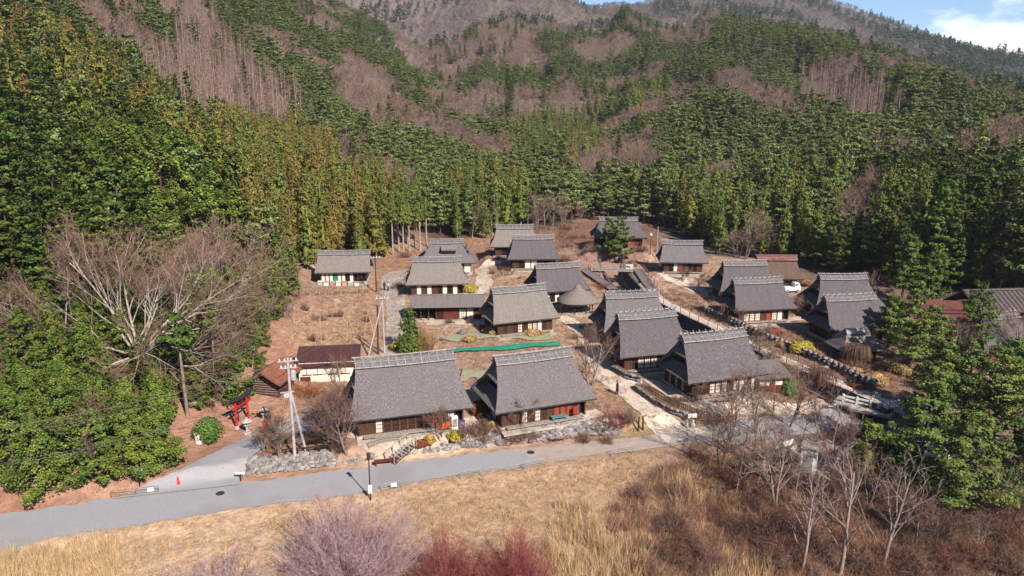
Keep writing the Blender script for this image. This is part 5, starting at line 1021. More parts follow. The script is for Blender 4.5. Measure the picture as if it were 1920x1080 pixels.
# great spreading maple on the left slope
def great_tree():
    g = np.random.default_rng(5); base = Vector(G(262, 700)); tubes = []; T = []
    def grow(p, d, L, r, lev):
        pts = [p]; rr = [r]; d = unit(d[None])[0]; seg = 5 if lev < 2 else 3; r1 = r*(.42 if lev < 2 else .3)
        for i in range(seg):
            d = unit((d+g.normal(size=3)*(.16 if lev < 2 else .14)+np.array([0, 0, .03]))[None])[0]; pts.append(pts[-1]+d*L/seg); rr.append(r+(r1-r)*(i+1)/seg)
        tubes.append(tri_tube(pts, rr, (7, 6, 5, 3, 3)[lev])); pts = np.array(pts)
        if lev == 4: return
        nch = (9, 8, 7, 7)[lev]
        for j in range(nch):
            t = (.35 if lev == 0 else .18)+(.8 if lev else .65)*(j+g.uniform(.2, .9))/nch; t = min(t, .99); k = t*seg; i = int(k); q = pts[i]+(pts[i+1]-pts[i])*(k-i); dd = unit((pts[i+1]-pts[i])[None])[0]
            s = g.normal(size=3); s -= dd*np.dot(s, dd); s = unit(s[None])[0]; a = g.uniform(.35, .85); nd = dd*math.cos(a)+s*math.sin(a)+np.array([0, 0, .12]); LL = L*(.62 if lev else .9)*(1.15-.55*t)*g.uniform(.7, 1.15)
            if lev < 3: grow(q, nd, LL, r*(.5 if lev else .34)*(1.1-.4*t), lev+1)
            else:
                e = q+unit(nd[None])[0]*LL; T.append((q, e)); 
                for m in range(4): u_ = g.uniform(.2, .9); w_ = q+(e-q)*u_; T.append((w_, w_+unit((nd+g.normal(size=3)*.7)[None])[0]*LL*.5))
    for a, el, L in ((3.0, .38, 15), (2.65, .55, 14.5), (2.3, .72, 14), (1.9, .8, 13), (1.45, .8, 13), (1.0, .62, 14), (.55, .45, 15), (.1, .3, 15.5), (-.35, .12, 13), (3.4, .22, 14), (-.9, .12, 9), (4.1, .12, 10), (2.0, .4, 12), (.8, .3, 12)):
        grow(np.array([math.cos(a)*.25, math.sin(a)*.25, 2.2]), np.array([math.cos(a)*math.cos(el), math.sin(a)*math.cos(el), math.sin(el)]), L, .16, 1)
    tubes.append(tri_tube([(0, 0, -1.2), (.1, 0, 1.0), (0, .1, 3.0)], [.5, .38, .28], 9))
    V, Fq, _ = merge([(v, f, 0) for v, f in tubes]); A = np.array([t[0] for t in T]); B = np.array([t[1] for t in T]); d = unit(B-A); u = unit(np.cross(d, g.normal(size=A.shape)))*.019; tv = np.stack([A-u, A+u, B], 1).reshape(-1, 3)
    plant_tree('maple_tree', tree_meshes(((V, Fq), (tv, np.arange(len(tv)).reshape(-1, 3)), None), B_pale, T_brown), base, 1.0, 0, 'huge spreading bare maple with pale limbs on the left slope', 'tree')
great_tree()
bt = lambda s, **k: bare_parts(s, **k)
hero('bare_maple', 652, 848, bt(21, h=7.5, spread=1.0, tr=.17, n1=7, n2=7, n3=8, n4=3, stems=3, up=.5, twig=.8, tw=.022, start=.18), B_tr, T_brown, 'bare maple with fanning grey branches in front of the largest house')
hero('bare_maple', 1107, 723, bt(22, h=8.2, spread=.75, tr=.15, n1=8, n2=7, n3=7, n4=2, stems=2, up=.7, twig=.8, tw=.022, start=.15), B_tr, T_brown, 'tall bare maple between the near centre house and the path')
for i, (px, py, h, sp, st, lb) in enumerate(((520, 858, 4.6, .9, 3, 'bare shrubby tree between the side road and the power pole'), (497, 846, 3.2, .9, 2, 'small leaning bare tree at the side road bend'), (620, 835, 4.0, .9, 2, 'low bare tree left of the bare maple'), (590, 800, 3.6, .8, 2, 'small bare tree below the brown-roofed storehouse'),
        (640, 728, 5.0, .8, 1, 'bare tree before the white-walled storehouse'), (976, 812, 4.4, .5, 1, 'slim bare sapling before the near centre house'), (828, 826, 3.6, .5, 2, 'thin bare saplings at the right end of the largest house'), (875, 838, 3.2, .35, 1, 'thin bare stem at the gap between the near houses'),
        (1316, 752, 3.2, .8, 1, 'small pruned bare tree before the banded-roof house'), (1402, 765, 5.2, .8, 1, 'bare tree with pale trunk before the red-brown annex'), (1378, 800, 6.5, .7, 2, 'slender bare trees at the lane end, left one'), (1420, 812, 7.5, .7, 2, 'slender bare trees at the lane end, right one'), (1478, 800, 6.2, .8, 2, 'bushy bare tree behind the lane end'),
        (1500, 720, 4.2, 1.0, 1, 'drooping bare cherry beside the streamside rail'), (1455, 690, 4.0, 1.0, 2, 'bare cherry on the slope behind the annex'), (1410, 670, 3.6, 1.0, 2, 'bare cherry overhanging the stream'), (1395, 610, 3.6, .8, 2, 'bare tree at the corner of the house above the walkway garden'), (1305, 545, 4.0, .9, 2, 'bare cherry on the sandy yard, first from the upper house'), (1330, 555, 4.2, .9, 1, 'bare cherry on the sandy yard, second from the upper house'), (1360, 545, 4.2, .9, 2, 'bare cherry on the sandy yard nearest the roof behind'),
        (775, 548, 5.0, .8, 2, 'bare tree beside the bend of the concrete lane'), (1130, 640, 3.8, .9, 3, 'bare twiggy shrub tree before the crowded dark house'), (1155, 690, 4.2, .9, 2, 'bare tree beside the short retaining wall'), (1062, 470, 5.0, .7, 2, 'bare tree on the slope above the footbridge'), (1090, 420, 6.0, .7, 2, 'bare tree behind the upper twin houses'), (1280, 530, 3.4, .9, 2, 'bare shrub tree left of the sandy yard'),
        (1790, 690, 7.5, .7, 3, 'pale many-stemmed bare tree among the right pines'), (1860, 725, 6.0, .9, 1, 'round-crowned bare tree before the rightmost house'), (1910, 690, 9.0, .5, 2, 'tall bare tree at the right edge'), (1640, 560, 6.0, .8, 2, 'bare tree in the shade behind the pine-shadowed roof'), (1500, 590, 3.6, .9, 2, 'bare shrub tree beside the house above the walkway garden'), (1530, 625, 3.4, .9, 2, 'bare shrub tree beside the pine-shadowed house'))):
    pal = 'pale' in lb; hero('bare_tree', px, py, bt(100+i, h=h, spread=sp, tr=.05+h*.011, n1=6, n2=6, n3=7, n4=2, stems=st, up=.5, twig=.30+h*.06, tw=.021, droop=.5 if 'drooping' in lb else 0), B_pale if pal else B_tr, T_pink if ('cherry' in lb) else T_brown, lb)
for i, (px, py, h, lb) in enumerate(((1432, 712, 4.2, 'pinkish bare cherry behind the annex, lowest'), (1475, 728, 4.0, 'pinkish bare cherry over the streamside rail'), (1360, 652, 3.2, 'pinkish bare cherry behind the banded-roof house'), (1445, 640, 3.4, 'pinkish bare tree on the garden bank across the stream'), (1570, 650, 3.0, 'pinkish bare tree left of the weeping dome'), (1690, 690, 3.4, 'pinkish bare tree under the tall layered pine'))):
    hero('bare_tree', px, py, bt(160+i, h=h, spread=1.1, tr=.1, n1=7, n2=6, n3=8, n4=2, stems=2, up=.2, twig=.6, tw=.016, droop=.4), B_tr, T_pink, lb)
# weeping tree, in the garden by the stream
def weeping(px, py, h, R, n, lb, seed):
    g = np.random.default_rng(seed); T = []
    for i in range(n):
        a = g.uniform(0, 6.3); q = R*math.sqrt(g.uniform(.05, 1)); p = np.array([0, 0, h*.75]); m = np.array([q*.7*math.cos(a), q*.7*math.sin(a), h*(1-.12*q/R)]); e = np.array([q*math.cos(a), q*math.sin(a), h*g.uniform(.15, .5)])
        T += [(p, m), (m, e)]
    A = np.array([t[0] for t in T]); B = np.array([t[1] for t in T]); d = unit(B-A); u = unit(np.cross(d, g.normal(size=A.shape)))*.022; tv = np.stack([A-u, A+u, B], 1).reshape(-1, 3)
    hero('weeping_tree', px, py, (tri_tube([(0, 0, -.3), (.1, 0, h*.4), (0, 0, h*.8)], [.18, .13, .06], 6), (tv, np.arange(len(tv)).reshape(-1, 3)), None), B_dk, T_brown, lb)
weeping(1603, 688, 3.6, 2.3, 520, 'dome-shaped weeping bare tree before the small thatched hut', 3); weeping(1362, 600, 3.0, 1.6, 320, 'small weeping bare tree left of the house above the walkway garden', 4); weeping(1540, 735, 3.4, 2.4, 420, 'weeping bare cherry leaning over the lower stream', 6)
# foreground thickets
def thicket(px, py, h, R, n, m, lb, seed, name='willow_shrub', tw=.022):
    g = np.random.default_rng(seed); tubes = []; T = []
    for i in range(n):
        a = g.uniform(0, 6.3); q = math.sqrt(g.uniform(0, 1)); lob = 1+.16*math.sin(a*3+seed)+.10*math.sin(a*7+seed*3); top = np.array([R*q*lob*math.cos(a), R*q*lob*math.sin(a), h*(1-.45*q*q)*lob*g.uniform(.62, 1.08)])+g.normal(size=3)*.12; p = np.array([.25*R*q*math.cos(a), .25*R*q*math.sin(a), -.2]); mid = (p+top)/2+np.array([0, 0, -.06*h])+g.normal(size=3)*.2
        tubes.append(tri_tube([p, mid+g.normal(size=3)*.1, p+(top-p)*.9+g.normal(size=3)*.12], [.035+.02*g.uniform(), .02, .004], 3))
        for k in range(22):
            t = g.uniform(.25, 1); s = p+(mid-p)*t*2 if t < .5 else mid+(top-mid)*(t*2-1); e = s+unit((top-p)+g.normal(size=3)*h*.42+np.array([0, 0, h*.15]))*g.uniform(.4, 1.2)*h*.17; T.append((s, e))
            for _ in range(3): w_ = s+(e-s)*g.uniform(.2, .9); T.append((w_, w_+unit((e-s)+g.normal(size=3)*.6)*g.uniform(.25, .6)*h*.12))
    V, Fq, _ = merge([(v, f, 0) for v, f in tubes]); A = np.array([t[0] for t in T]); B = np.array([t[1] for t in T]); d = unit(B-A); u = unit(np.cross(d, g.normal(size=A.shape)))*tw*.5; tv = np.stack([A-u, A+u, B], 1).reshape(-1, 3)
    p = G(px, py) if not isinstance(px, Vector) else px
    r = empty(name, tuple(p), 0, lb, 'shrub'); link('stems', poly_mesh('stems', [(V, Fq, 0)], [m]), r); link('twigs', poly_mesh('twigs', [(tv, np.arange(len(tv)).reshape(-1, 3), 0)], [m]), r)
def low(px, py, zc): q = at_d(px, py, zc); return on(q[0], q[1])
thicket(low(652, 1078, 60), None, 6.2, 5.9, 380, T_purple, 'big mauve-grey leafless willow thicket at the bottom edge below the street lamp', 1); thicket(low(842, 1082, 58), None, 5.2, 2.9, 180, T_red, 'dark red leafless thicket at the bottom edge, left of the red pair', 2); thicket(low(968, 1082, 58), None, 5.5, 3.2, 190, T_red, 'dark red leafless thicket at the bottom edge, right of the red pair', 3)
thicket(low(400, 1120, 56), None, 4.0, 5.2, 220, T_purple, 'pale mauve thicket filling the bottom edge left of the big willow', 4); thicket(low(510, 1130, 53), None, 3.6, 2.6, 110, T_purple, 'low mauve thicket between the two larger ones', 5)
# brush of the low ground: a few bushes copied about
def brush(mm, seed, h, R, n):
    g = np.random.default_rng(seed); A, B = [], []
    a = g.uniform(0, 6.3, n); q = np.sqrt(g.uniform(0, 1, n)); lob = 1+.25*np.sin(a*3+seed); top = np.stack([R*q*lob*np.cos(a), R*q*lob*np.sin(a), h*(1-.5*q*q)*g.uniform(.4, 1.1, n)], 1); p = np.stack([.3*R*q*np.cos(a), .3*R*q*np.sin(a), np.full(n, -.1)], 1); A += [p]; B += [top]
    for rep, k in ((6, .38), (14, .22)):
        t = g.uniform(.3, 1, (n*rep, 1)); i = np.repeat(np.arange(n), rep); s = p[i]+(top[i]-p[i])*t; A.append(s); B.append(s+unit((top[i]-p[i])*.5+g.normal(size=(n*rep, 3))*h*.5)*h*k*g.uniform(.5, 1.3, (n*rep, 1)))
    w = np.concatenate([np.full((n, 1), .03), np.full((n*20, 1), .011)]); A = np.concatenate(A); B = np.concatenate(B); d = unit(B-A); u = unit(np.cross(d, g.normal(size=A.shape)))*w; tv = np.stack([A-u, A+u, B], 1).reshape(-1, 3)
    k = n*3; return poly_mesh('stems', [(tv[:k], np.arange(k).reshape(-1, 3), 0)], [B_dk]), poly_mesh('twigs', [(tv[k:], np.arange(len(tv)-k).reshape(-1, 3), 0)], [mm])
BR_ = [brush(m, 30+i, 1.9+.2*i, 1.5, 70) for i, m in enumerate((T_brown, mat('twig_rustbrown', lin(150, 102, 84, .55), lin(122, 82, 70, .55), scale=.5, island=.3), T_pink, T_brown))]
BPOLY = [(1130, 930), (1230, 880), (1340, 850), (1440, 880), (1520, 915), (1640, 930), (1920, 960), (1920, 1085), (1180, 1085), (1110, 1000)]
br_rng = random.Random(77); nb_ = 0
while nb_ < 90:
    bx_, by_ = br_rng.uniform(1110, 1920), br_rng.uniform(850, 1085)
    if not in_poly(np.array([bx_]), np.array([by_]), BPOLY)[0] or br_rng.random() > .12+.88*(bx_-1180)/420: continue
    nb_ += 1; v = BR_[br_rng.randrange(4)]; w_ = 'left part of the low scrub' if bx_ < 1330 else ('low scrub under the pale slender trees' if bx_ < 1680 else 'low scrub under the right pines'); r = empty('leafless_bush', tuple(G(bx_, by_)), br_rng.uniform(0, 6), 'tangled leafless brown bush in the '+w_, 'shrub', 'leafless bushes in the '+w_); k_ = br_rng.uniform(.5, 1.15); r.scale = (k_*1.1, k_*1.1, k_); link('stems', v[0], r); link('twigs', v[1], r)
tr_ = [tree_meshes(bare_parts(590+i, h=7, spread=.7, tr=.09, n1=7, n2=5, n3=5, n4=1, stems=1+i % 2, up=.5, twig=.7, tw=.017), B_tr, T_brown) for i in range(3)]
for i, (px, py) in enumerate(((1335, 838), (1365, 848), (1390, 862), (1412, 846), (1436, 870), (1300, 860), (1455, 850), (1500, 832), (1530, 840), (1560, 835), (1600, 870), (1490, 930), (1540, 945), (1625, 955), (1670, 1000), (1720, 1020), (1830, 1030), (1380, 925), (1860, 985), (1500, 780), (1450, 775), (1530, 800))):
    plant_tree('bare_tree', tr_[i % 3], G(px, py), .7+.06*(i*7 % 8), i*1.3, 'thin bare tree in the thicket '+('beside the lane end' if py < 880 else 'below the white booth' if px < 1700 else 'under the right pines'), 'tree', 'thin bare trees of the low thicket')
for zi, (x0_, y0_, x1_, y1_, n_, where) in enumerate(((485, 775, 640, 850, 9, 'among the bare trees by the tall power pole'), (890, 812, 1150, 832, 9, 'along the top of the stone bank'), (1225, 752, 1345, 800, 8, 'behind the dry-stone wall'), (1075, 585, 1112, 640, 4, 'beside the climbing gravel path'), (1290, 530, 1400, 590, 8, 'on the sandy yard slope'), (1420, 615, 1690, 720, 16, 'in the stream garden'), (560, 565, 700, 640, 8, 'on the terraced lawn'), (1045, 425, 1110, 500, 8, 'on the bare slope left of the highest house'), (915, 480, 990, 525, 6, 'below the upper twin houses'), (1170, 455, 1240, 500, 5, 'below the highest house'), (820, 600, 1040, 640, 7, 'in the garden below the plank-roofed shop'), (1700, 640, 1900, 740, 8, 'around the right-hand yard'))):
    for _ in range(n_):
        q = G(br_rng.uniform(x0_, x1_), br_rng.uniform(y0_, y1_)); v = BR_[br_rng.randrange(4)]
        if any(abs(q.x-h[0]) < h[4]*.45 and abs(q.y-h[1]) < h[5]*.5 for h in HOUSES.values()): continue
        r = empty('leafless_bush', tuple(q), br_rng.uniform(0, 6), 'small tangled leafless bush '+where, 'shrub', 'small leafless bushes '+where); k_ = br_rng.uniform(.3, .7); r.scale = (k_, k_, k_); link('stems', v[0], r); link('twigs', v[1], r)
# small village evergreens and shrubs
hero('evergreen_tree', 770, 662, cedar_parts(41, h=7.4, r=2.2, n=2600, lf=.34, bare=.04, pw=.7), B_dk, L_fir, 'cone-shaped dark evergreen beside the narrow lane behind the largest house')
thicket(800, 662, 4.2, 1.7, 110, mat('twig_orange', lin(188, 146, 100, .6), lin(160, 120, 82, .6), scale=.5, island=.3), 'orange-brown leafless bush next to the cone-shaped evergreen', 8, 'leafless_bush')
def clipped(px, py, h, R, n, m, lb, seed, lf=.2, name='shrub'):
    g = np.random.default_rng(seed); th = g.uniform(0, 6.3, n); cz_ = g.uniform(-.2, 1, n); rr = np.sqrt(np.clip(1-cz_**2, 0, 1))*R*g.uniform(.72, 1.04, n)*(1+.15*np.sin(th*4+seed)); C = np.stack([rr*np.cos(th), rr*np.sin(th), h*.35+cz_*h*.6], 1); Nn = unit(np.stack([C[:, 0]/R, C[:, 1]/R, cz_+.3], 1)+g.normal(size=(n, 3))*.5); lv, lq = leaf_quads(C, Nn, lf, .8, g)
    cv, cq = core([(R*.55, 0), (R*.75, h*.4), (R*.4, h*.8), (.02, h*.88)], 7, g); r = empty(name, tuple(G(px, py)), 0, lb, 'shrub'); link('foliage', poly_mesh('foliage', [(lv, lq, 0), (cv, cq, 0)], [m]), r); link('stem', poly_mesh('stem', [(*tri_tube([(0, 0, -.3), (0, 0, h*.4)], [.07, .04], 5), 0)], [B_dk]), r)
L_yel = leafmat('yellow_leaf', (206, 180, 84), (178, 146, 66), .58); L_tan = leafmat('tan_leaf', (196, 164, 110), (166, 132, 86), .58); L_grn = leafmat('shrub_green', (92, 124, 52), (70, 100, 44))
L_rusty = leafmat('rust_leaf', (176, 110, 74), (146, 86, 60), .55)
for i, (px, py, h, R, m, lb) in enumerate(((392, 828, 3.0, 1.5, L_grn, 'bright round evergreen beside the white tank'), (806, 832, 1.1, .6, L_yel, 'yellow shrub at the top of the stone bank, right of the steps'), (855, 826, 1.2, .9, L_yel, 'larger yellow shrub near the corner of the largest house'), (790, 836, .7, .7, L_rusty, 'rusty low shrub beside the yellow one'), (745, 655, 1.2, 1.3, L_yel, 'yellow-green low shrub at the foot of the cone-shaped evergreen'),
        (1480, 742, 2.6, 1.2, L_grn, 'bright green young conifer beside the red-brown annex'), (1503, 662, 2.0, 1.9, L_yel, 'round golden shrub on the bank above the walkway'), (1640, 718, 1.5, 1.9, L_tan, 'tan shrub at the top of the shaded stone wall'), (1600, 702, 1.0, 1.5, L_tan, 'low tan shrub left of the bridge end wall'), (1465, 650, 1.2, 1.2, L_tan, 'low tan shrub on the garden slope'), (1450, 630, 1.4, 1.2, L_rusty, 'rusty shrub below the house above the walkway garden'), (1560, 610, 1.6, 1.4, L_rusty, 'rusty shrub beside the pine-shadowed house'),
        (880, 548, 1.6, 1.7, L_yel, 'yellowish shrub at the right end of the house by the lane bend'), (880, 640, .9, 1.1, L_tan, 'tan shrub in the garden under the plank-roofed shop'), (925, 625, 1.3, 1.6, L_tan, 'tan shrub by the corner of the shop garden'), (1000, 628, .9, 1.6, L_tan, 'tan dry clump before the house above the nets'), (900, 775, 1.6, 1.3, L_rusty, 'brown shrub between the two near thatched houses'), (915, 800, 1.0, .8, L_tan, 'small tan shrub at the left of the near centre house'),
        (1290, 640, 1.4, 1.2, L_rusty, 'rusty shrub behind the crowded dark house'), (1510, 535, 1.4, 1.4, L_tan, 'tan shrub beside the white pickup'), (1200, 735, .6, .5, L_tan, 'small dry clump by the standing stone'), (1690, 700, 1.5, 1.6, L_tan, 'tan shrub under the right pines'), (1610, 728, .9, 1.2, L_rusty, 'rusty low shrub over the stone wall end'))):
    clipped(px, py, h, R, int(500*max(1, R*R)), m, lb, i, lf=.2)
for i, (px, py, h, R, n, m, lb) in enumerate(((1150, 800, 1.6, 1.8, 120, T_red, 'rusty red leafless bush on the verge mound'), (1125, 808, 1.3, 1.4, 90, T_brown, 'brown leafless bush at the left of the verge mound'), (1178, 790, 1.6, 1.1, 80, T_pink, 'pinkish leafless bush edging the gravel path'), (900, 810, 1.6, 1.5, 90, T_brown, 'tangled brown bush between the near houses'), (1040, 820, .8, 2.2, 80, T_red, 'low red stems along the bank before the centre house'), (960, 822, .8, 2.0, 80, T_red, 'low red stems along the bank, left end'),
        (1260, 765, 1.0, 1.4, 80, T_brown, 'brown bush on top of the dry-stone wall'), (1300, 782, 1.1, 1.5, 80, T_brown, 'brown bush beside the white board'), (1340, 792, 1.4, 1.8, 90, T_pink, 'pink-brown bush behind the white board'), (1560, 640, 1.4, 1.6, 80, T_brown, 'brown bush below the pine-shadowed house'), (1430, 640, 1.3, 1.6, 80, T_pink, 'pinkish bush on the bank across the stream'), (910, 618, 1.2, 1.2, 70, T_brown, 'brown bush at the end of the plank-roofed shop'), (745, 540, 1.4, 1.6, 80, T_pink, 'pinkish bush on the inside of the lane bend'), (1660, 690, 1.4, 1.8, 80, T_pink, 'pinkish bush among the right garden stones'), (1540, 588, 1.2, 1.4, 70, T_pink, 'pinkish bush between the two right houses'), (1075, 448, 2.0, 2.4, 90, T_pink, 'pinkish bush on the bare slope left of the highest house'), (1060, 490, 1.6, 2.2, 80, T_brown, 'brown bush above the left boardwalk'), (1110, 470, 1.8, 2.2, 80, T_pink, 'pinkish bush below the highest house'), (1200, 470, 1.4, 2.0, 80, T_brown, 'brown bush by the globe lamp'), (1060, 432, 2.4, 2.6, 90, T_brown, 'brown thicket at the forest foot behind the twin houses'), (1130, 540, 1.2, 1.8, 80, T_red, 'reddish stems between the two boardwalks'), (950, 505, 1.0, 2.0, 70, T_brown, 'brown bush below the upper twin houses'), (760, 482, 1.4, 2.4, 80, T_brown, 'brown bush under the pale cedar trunks'), (600, 600, 1.0, 1.8, 70, T_brown, 'brown clump on the terraced lawn'), (580, 740, 1.6, 2.6, 110, mat('twig_rust', lin(186, 124, 80, .58), lin(156, 98, 62, .58), scale=.5, island=.3), 'rusty orange clump below the white-walled storehouse'))):
    thicket(px, py, h, R, n, m, lb, 50+i, 'leafless_bush')
# pines of the right side, each with its own place
for i, (px, py, h, r, lb) in enumerate(((1705, 705, 13.5, 3.4, 'tall layered pine in front of the pine-shadowed house'), (1665, 650, 8, 2.6, 'shorter pine touching the pine-shadowed roof'), (1740, 690, 9, 3.2, 'spreading pine beside the red roofs'), (1820, 680, 12, 3.6, 'pine standing before the rightmost thatched house'), (1725, 880, 11.5, 4.2, 'broad pine above the car park, leftmost of the dense clump'), (1790, 850, 13, 4.6, 'broad pine in the middle of the dense right clump'), (1855, 870, 12.5, 4.4, 'broad pine at the right of the dense clump'), (1800, 985, 10.5, 4.4, 'lowest dark pine in the right clump'), (1905, 850, 12, 4.2, 'pine at the right edge above the scrub'), (1930, 960, 10, 4, 'pine cut by the right edge low down'), (1622, 905, 6.5, 2.3, 'young pine below the white-railed bridge'), (1690, 935, 6.5, 2.2, 'young pine in front of the parked cars'), (1760, 780, 9.5, 3.6, 'pine behind the dense right clump'), (1880, 770, 9, 3.4, 'small pine at the right by the pale yard'),
        (1160, 495, 10.5, 3.0, 'pine hiding the highest house, right of the pair'), (1140, 480, 8.5, 2.4, 'pine hiding the highest house, left of the pair'), (1690, 560, 12, 3.0, 'dark pine at the forest edge behind the right houses'), (1740, 590, 11, 3.0, 'pine rising behind the red roofs'), (1530, 500, 11, 2.8, 'pine between the barn and the forest'), (1560, 505, 9, 2.6, 'second pine by the barn'))):
    if px == 1800 and py == 985: py = 975
    hero('pine_tree', px, py, pine_parts(300+i, h=h, r=r, n=9500 if py > 740 else 5500, lf=.21 if py > 740 else .24, bare=.22 if py > 740 else .18, tiers=9, pw=.5, flat=.55), B_dk, L_pinen, lb)
# bare trees of the lower right corner
for i, (px, py, h, sp, st, pale, lb) in enumerate(((1502, 1072, 11.5, .55, 1, 1, 'pale slender bare tree low right, leftmost of three'), (1575, 1076, 14, .55, 1, 1, 'tallest pale slender bare tree low right'), (1652, 1066, 13, .55, 1, 1, 'pale slender bare tree low right, rightmost of three'), (1452, 948, 9.5, .8, 2, 1, 'leaning forked bare tree left of the white booth'), (1568, 905, 6.5, 1.0, 3, 0, 'dark twiggy bare tree right of the white booth'), (1395, 900, 6.0, .8, 2, 0, 'bare tree casting shadow on the lane end'), (1350, 870, 6.5, .9, 2, 0, 'bare tree spreading over the lane end'), (1600, 960, 5.0, 1.0, 2, 0, 'low bare tree below the car park'), (1880, 1010, 5.5, .9, 2, 0, 'bare tree in the scrub at the right edge'), (1700, 980, 5, 1.0, 2, 0, 'bare tree in the scrub under the pines'), (1760, 1030, 4.5, 1.0, 2, 0, 'low bare tree in the scrub below the darkest pine'), (1430, 900, 6.5, .9, 2, 0, 'dim bare tree behind the forked one'))):
    p = G(px, py); plant_tree('bare_tree', tree_meshes(bare_parts(400+i, h=h, spread=sp, tr=.06+h*.010, n1=12 if pale else 7, n2=4 if pale else 6, n3=4 if pale else 6, n4=1 if pale else 2, stems=st, up=.45, twig=.8, tw=.016, start=.2, len1=.42 if pale and st == 1 else .62), B_tr if pale else B_dk, T_grey if pale else T_brown), p, 1, i, lb, 'tree')
# bare pale trees above the great maple, evergreen mounds behind it
for i, (px, py, h, lb) in enumerate(((205, 370, 10, 'white-limbed bare tree above the great maple, leftmost'), (285, 360, 9.5, 'white-limbed bare tree above the great maple, middle'), (355, 385, 10, 'white-limbed bare tree above the great maple, right'), (420, 430, 9, 'white-limbed bare tree at the edge of the cedar grove'), (400, 350, 9, 'white-limbed bare tree below the golden cedars'))):
    hero('bare_tree', px, py, bare_parts(450+i, h=h, spread=.9, tr=.22, n1=8, n2=7, n3=7, n4=1, stems=3, up=.5, twig=1.0, tw=.02, start=.2), B_pale, T_brown, lb)
for i, (px, py, h, lb) in enumerate(((352, 780, 12, 'tall leaning trunk with thin crown beside the shrine gate'), (405, 735, 11, 'straight trunk with thin crown behind the shrine gate'))):
    hero('pine_tree', px, py, pine_parts(480+i, h=h, r=2.6, n=1200, lf=.34, bare=.66, tiers=4), B_tr, L_fir, lb)
for i, (px, py, h, lb) in enumerate(((190, 880, 8.5, 'thin bare tree between the green trees at lower left'), (470, 690, 6, 'tangled bare tree behind the shrine hall'), (520, 560, 7, 'bare tree at the forest edge above the terrace garden'), (545, 600, 5, 'low bare tree beside the terrace garden'), (500, 620, 6.5, 'bare tree on the slope left of the terrace garden'), (440, 620, 7, 'bare tree to the right of the great maple'))):
    hero('bare_tree', px, py, bare_parts(500+i, h=h, spread=.8, tr=.11, n1=7, n2=6, n3=7, n4=1, stems=2, up=.5, twig=.8, tw=.016), B_tr, T_brown, lb)
for i, (px, py) in enumerate(((737, 478), (748, 470), (757, 478), (768, 472), (778, 464), (788, 470), (745, 458), (765, 458), (800, 462))):
    hero('cedar_tree', px, py, cedar_parts(570+i, h=15.5, r=1.7, n=1500, lf=.42, bare=.52), B_pale, L_cedar2, 'cedar with a long pale bare trunk beside the upper lane', group='pale-trunked cedars beside the upper lane')
# roadside hinoki clumps, lower left
for i, (px, py, h, r, lb) in enumerate(((250, 898, 9.5, 2.7, 'bright layered evergreen right at the side road, lower left'), (300, 880, 7.5, 2.2, 'bright layered evergreen nearest the traffic cone'), (80, 930, 8.5, 2.8, 'dark layered evergreen at the road edge, lower left'), (130, 880, 11, 3.0, 'tall layered evergreen above the road at lower left'), (30, 900, 10, 2.8, 'layered evergreen at the left edge above the road'), (180, 835, 7, 2.6, 'layered evergreen halfway up the lower left slope'), (240, 815, 6, 2.4, 'layered evergreen below the great maple'), (60, 800, 6.5, 2.8, 'layered evergreen at the left edge of the lower slope'), (300, 790, 6, 2.4, 'layered evergreen left of the leaning trunk'), (120, 760, 5, 2.6, 'layered evergreen under the great maple, left side'), (330, 730, 4.5, 2.4, 'layered evergreen under the great maple, right side'), (430, 690, 5.5, 2.4, 'layered evergreen above the shrine gate'), (400, 640, 5, 2.6, 'layered evergreen right of the great maple'), (470, 640, 5.5, 2.2, 'layered evergreen by the upper edge of the shrine slope'))):
    hero('hinoki_tree', px, py, pine_parts(520+i, h=h, r=r, n=7500, lf=.19, bare=.06, tiers=13, flat=.7, pw=.75), B_dk, L_hin, lb)
# ------------------------------------------------------------------ forest
KINDS = {}
def variants(kind, mk, n, tm, lm): KINDS[kind] = [(lambda P: (tree_meshes(P, tm, lm), whole_mesh(kind, P, tm, lm)))(mk(i)) for i in range(n)]
variants('cedar', lambda i: cedar_parts(600+i, h=15.5, r=2.3+.2*i, n=1500, lf=.52, bare=.14), 4, B_tr, L_cedar)
variants('rust_cedar', lambda i: cedar_parts(620+i, h=15, r=2.3, n=1400, lf=.52, bare=.14), 2, B_tr, L_rust)
variants('green_cedar', lambda i: cedar_parts(640+i, h=15.5, r=2.2, n=1400, lf=.52, bare=.16), 3, B_tr, L_cedar2)
variants('pine', lambda i: pine_parts(660+i, h=11.5, r=3.2, n=2300, lf=.36, bare=.25, tiers=7, pw=.5) if i % 2 else pine_parts(660+i, h=11, r=3.5, n=2300, lf=.36, bare=.42, tiers=4, pw=.22), 6, B_dk, L_pine)
variants('fir', lambda i: pine_parts(680+i, h=14, r=3.2, n=3000, lf=.36, bare=.10, tiers=11, pw=.8), 4, B_dk, L_fir)
variants('hinoki', lambda i: pine_parts(690+i, h=12, r=4.2, n=3600, lf=.36, bare=.04, tiers=9, pw=.55, flat=.9), 4, B_dk, L_hin)
variants('larch', lambda i: larch_parts(700+i, h=14.5, r=1.9), 4, B_pale, T_larch)
variants('bare', lambda i: bare_parts(720+i, h=8.5, spread=.9, tr=.16, n1=7, n2=5, n3=6, stems=1+i % 2, up=.5, twig=1.1, tw=.035), 4, B_tr, T_pink)
def farpine(i):
    P = pine_parts(740+i, h=12, r=3.2, n=240, lf=1.15, bare=.25, tiers=5); return P
variants('far_pine', farpine, 3, B_dk, leafmat('far_pine_leaf', (92, 102, 76), (74, 88, 66)))
variants('far_bare', lambda i: bare_parts(760+i, h=8.5, spread=1.0, tr=.2, n1=6, n2=4, n3=5, up=.5, twig=1.6, tw=.09), 3, B_tr, T_far)
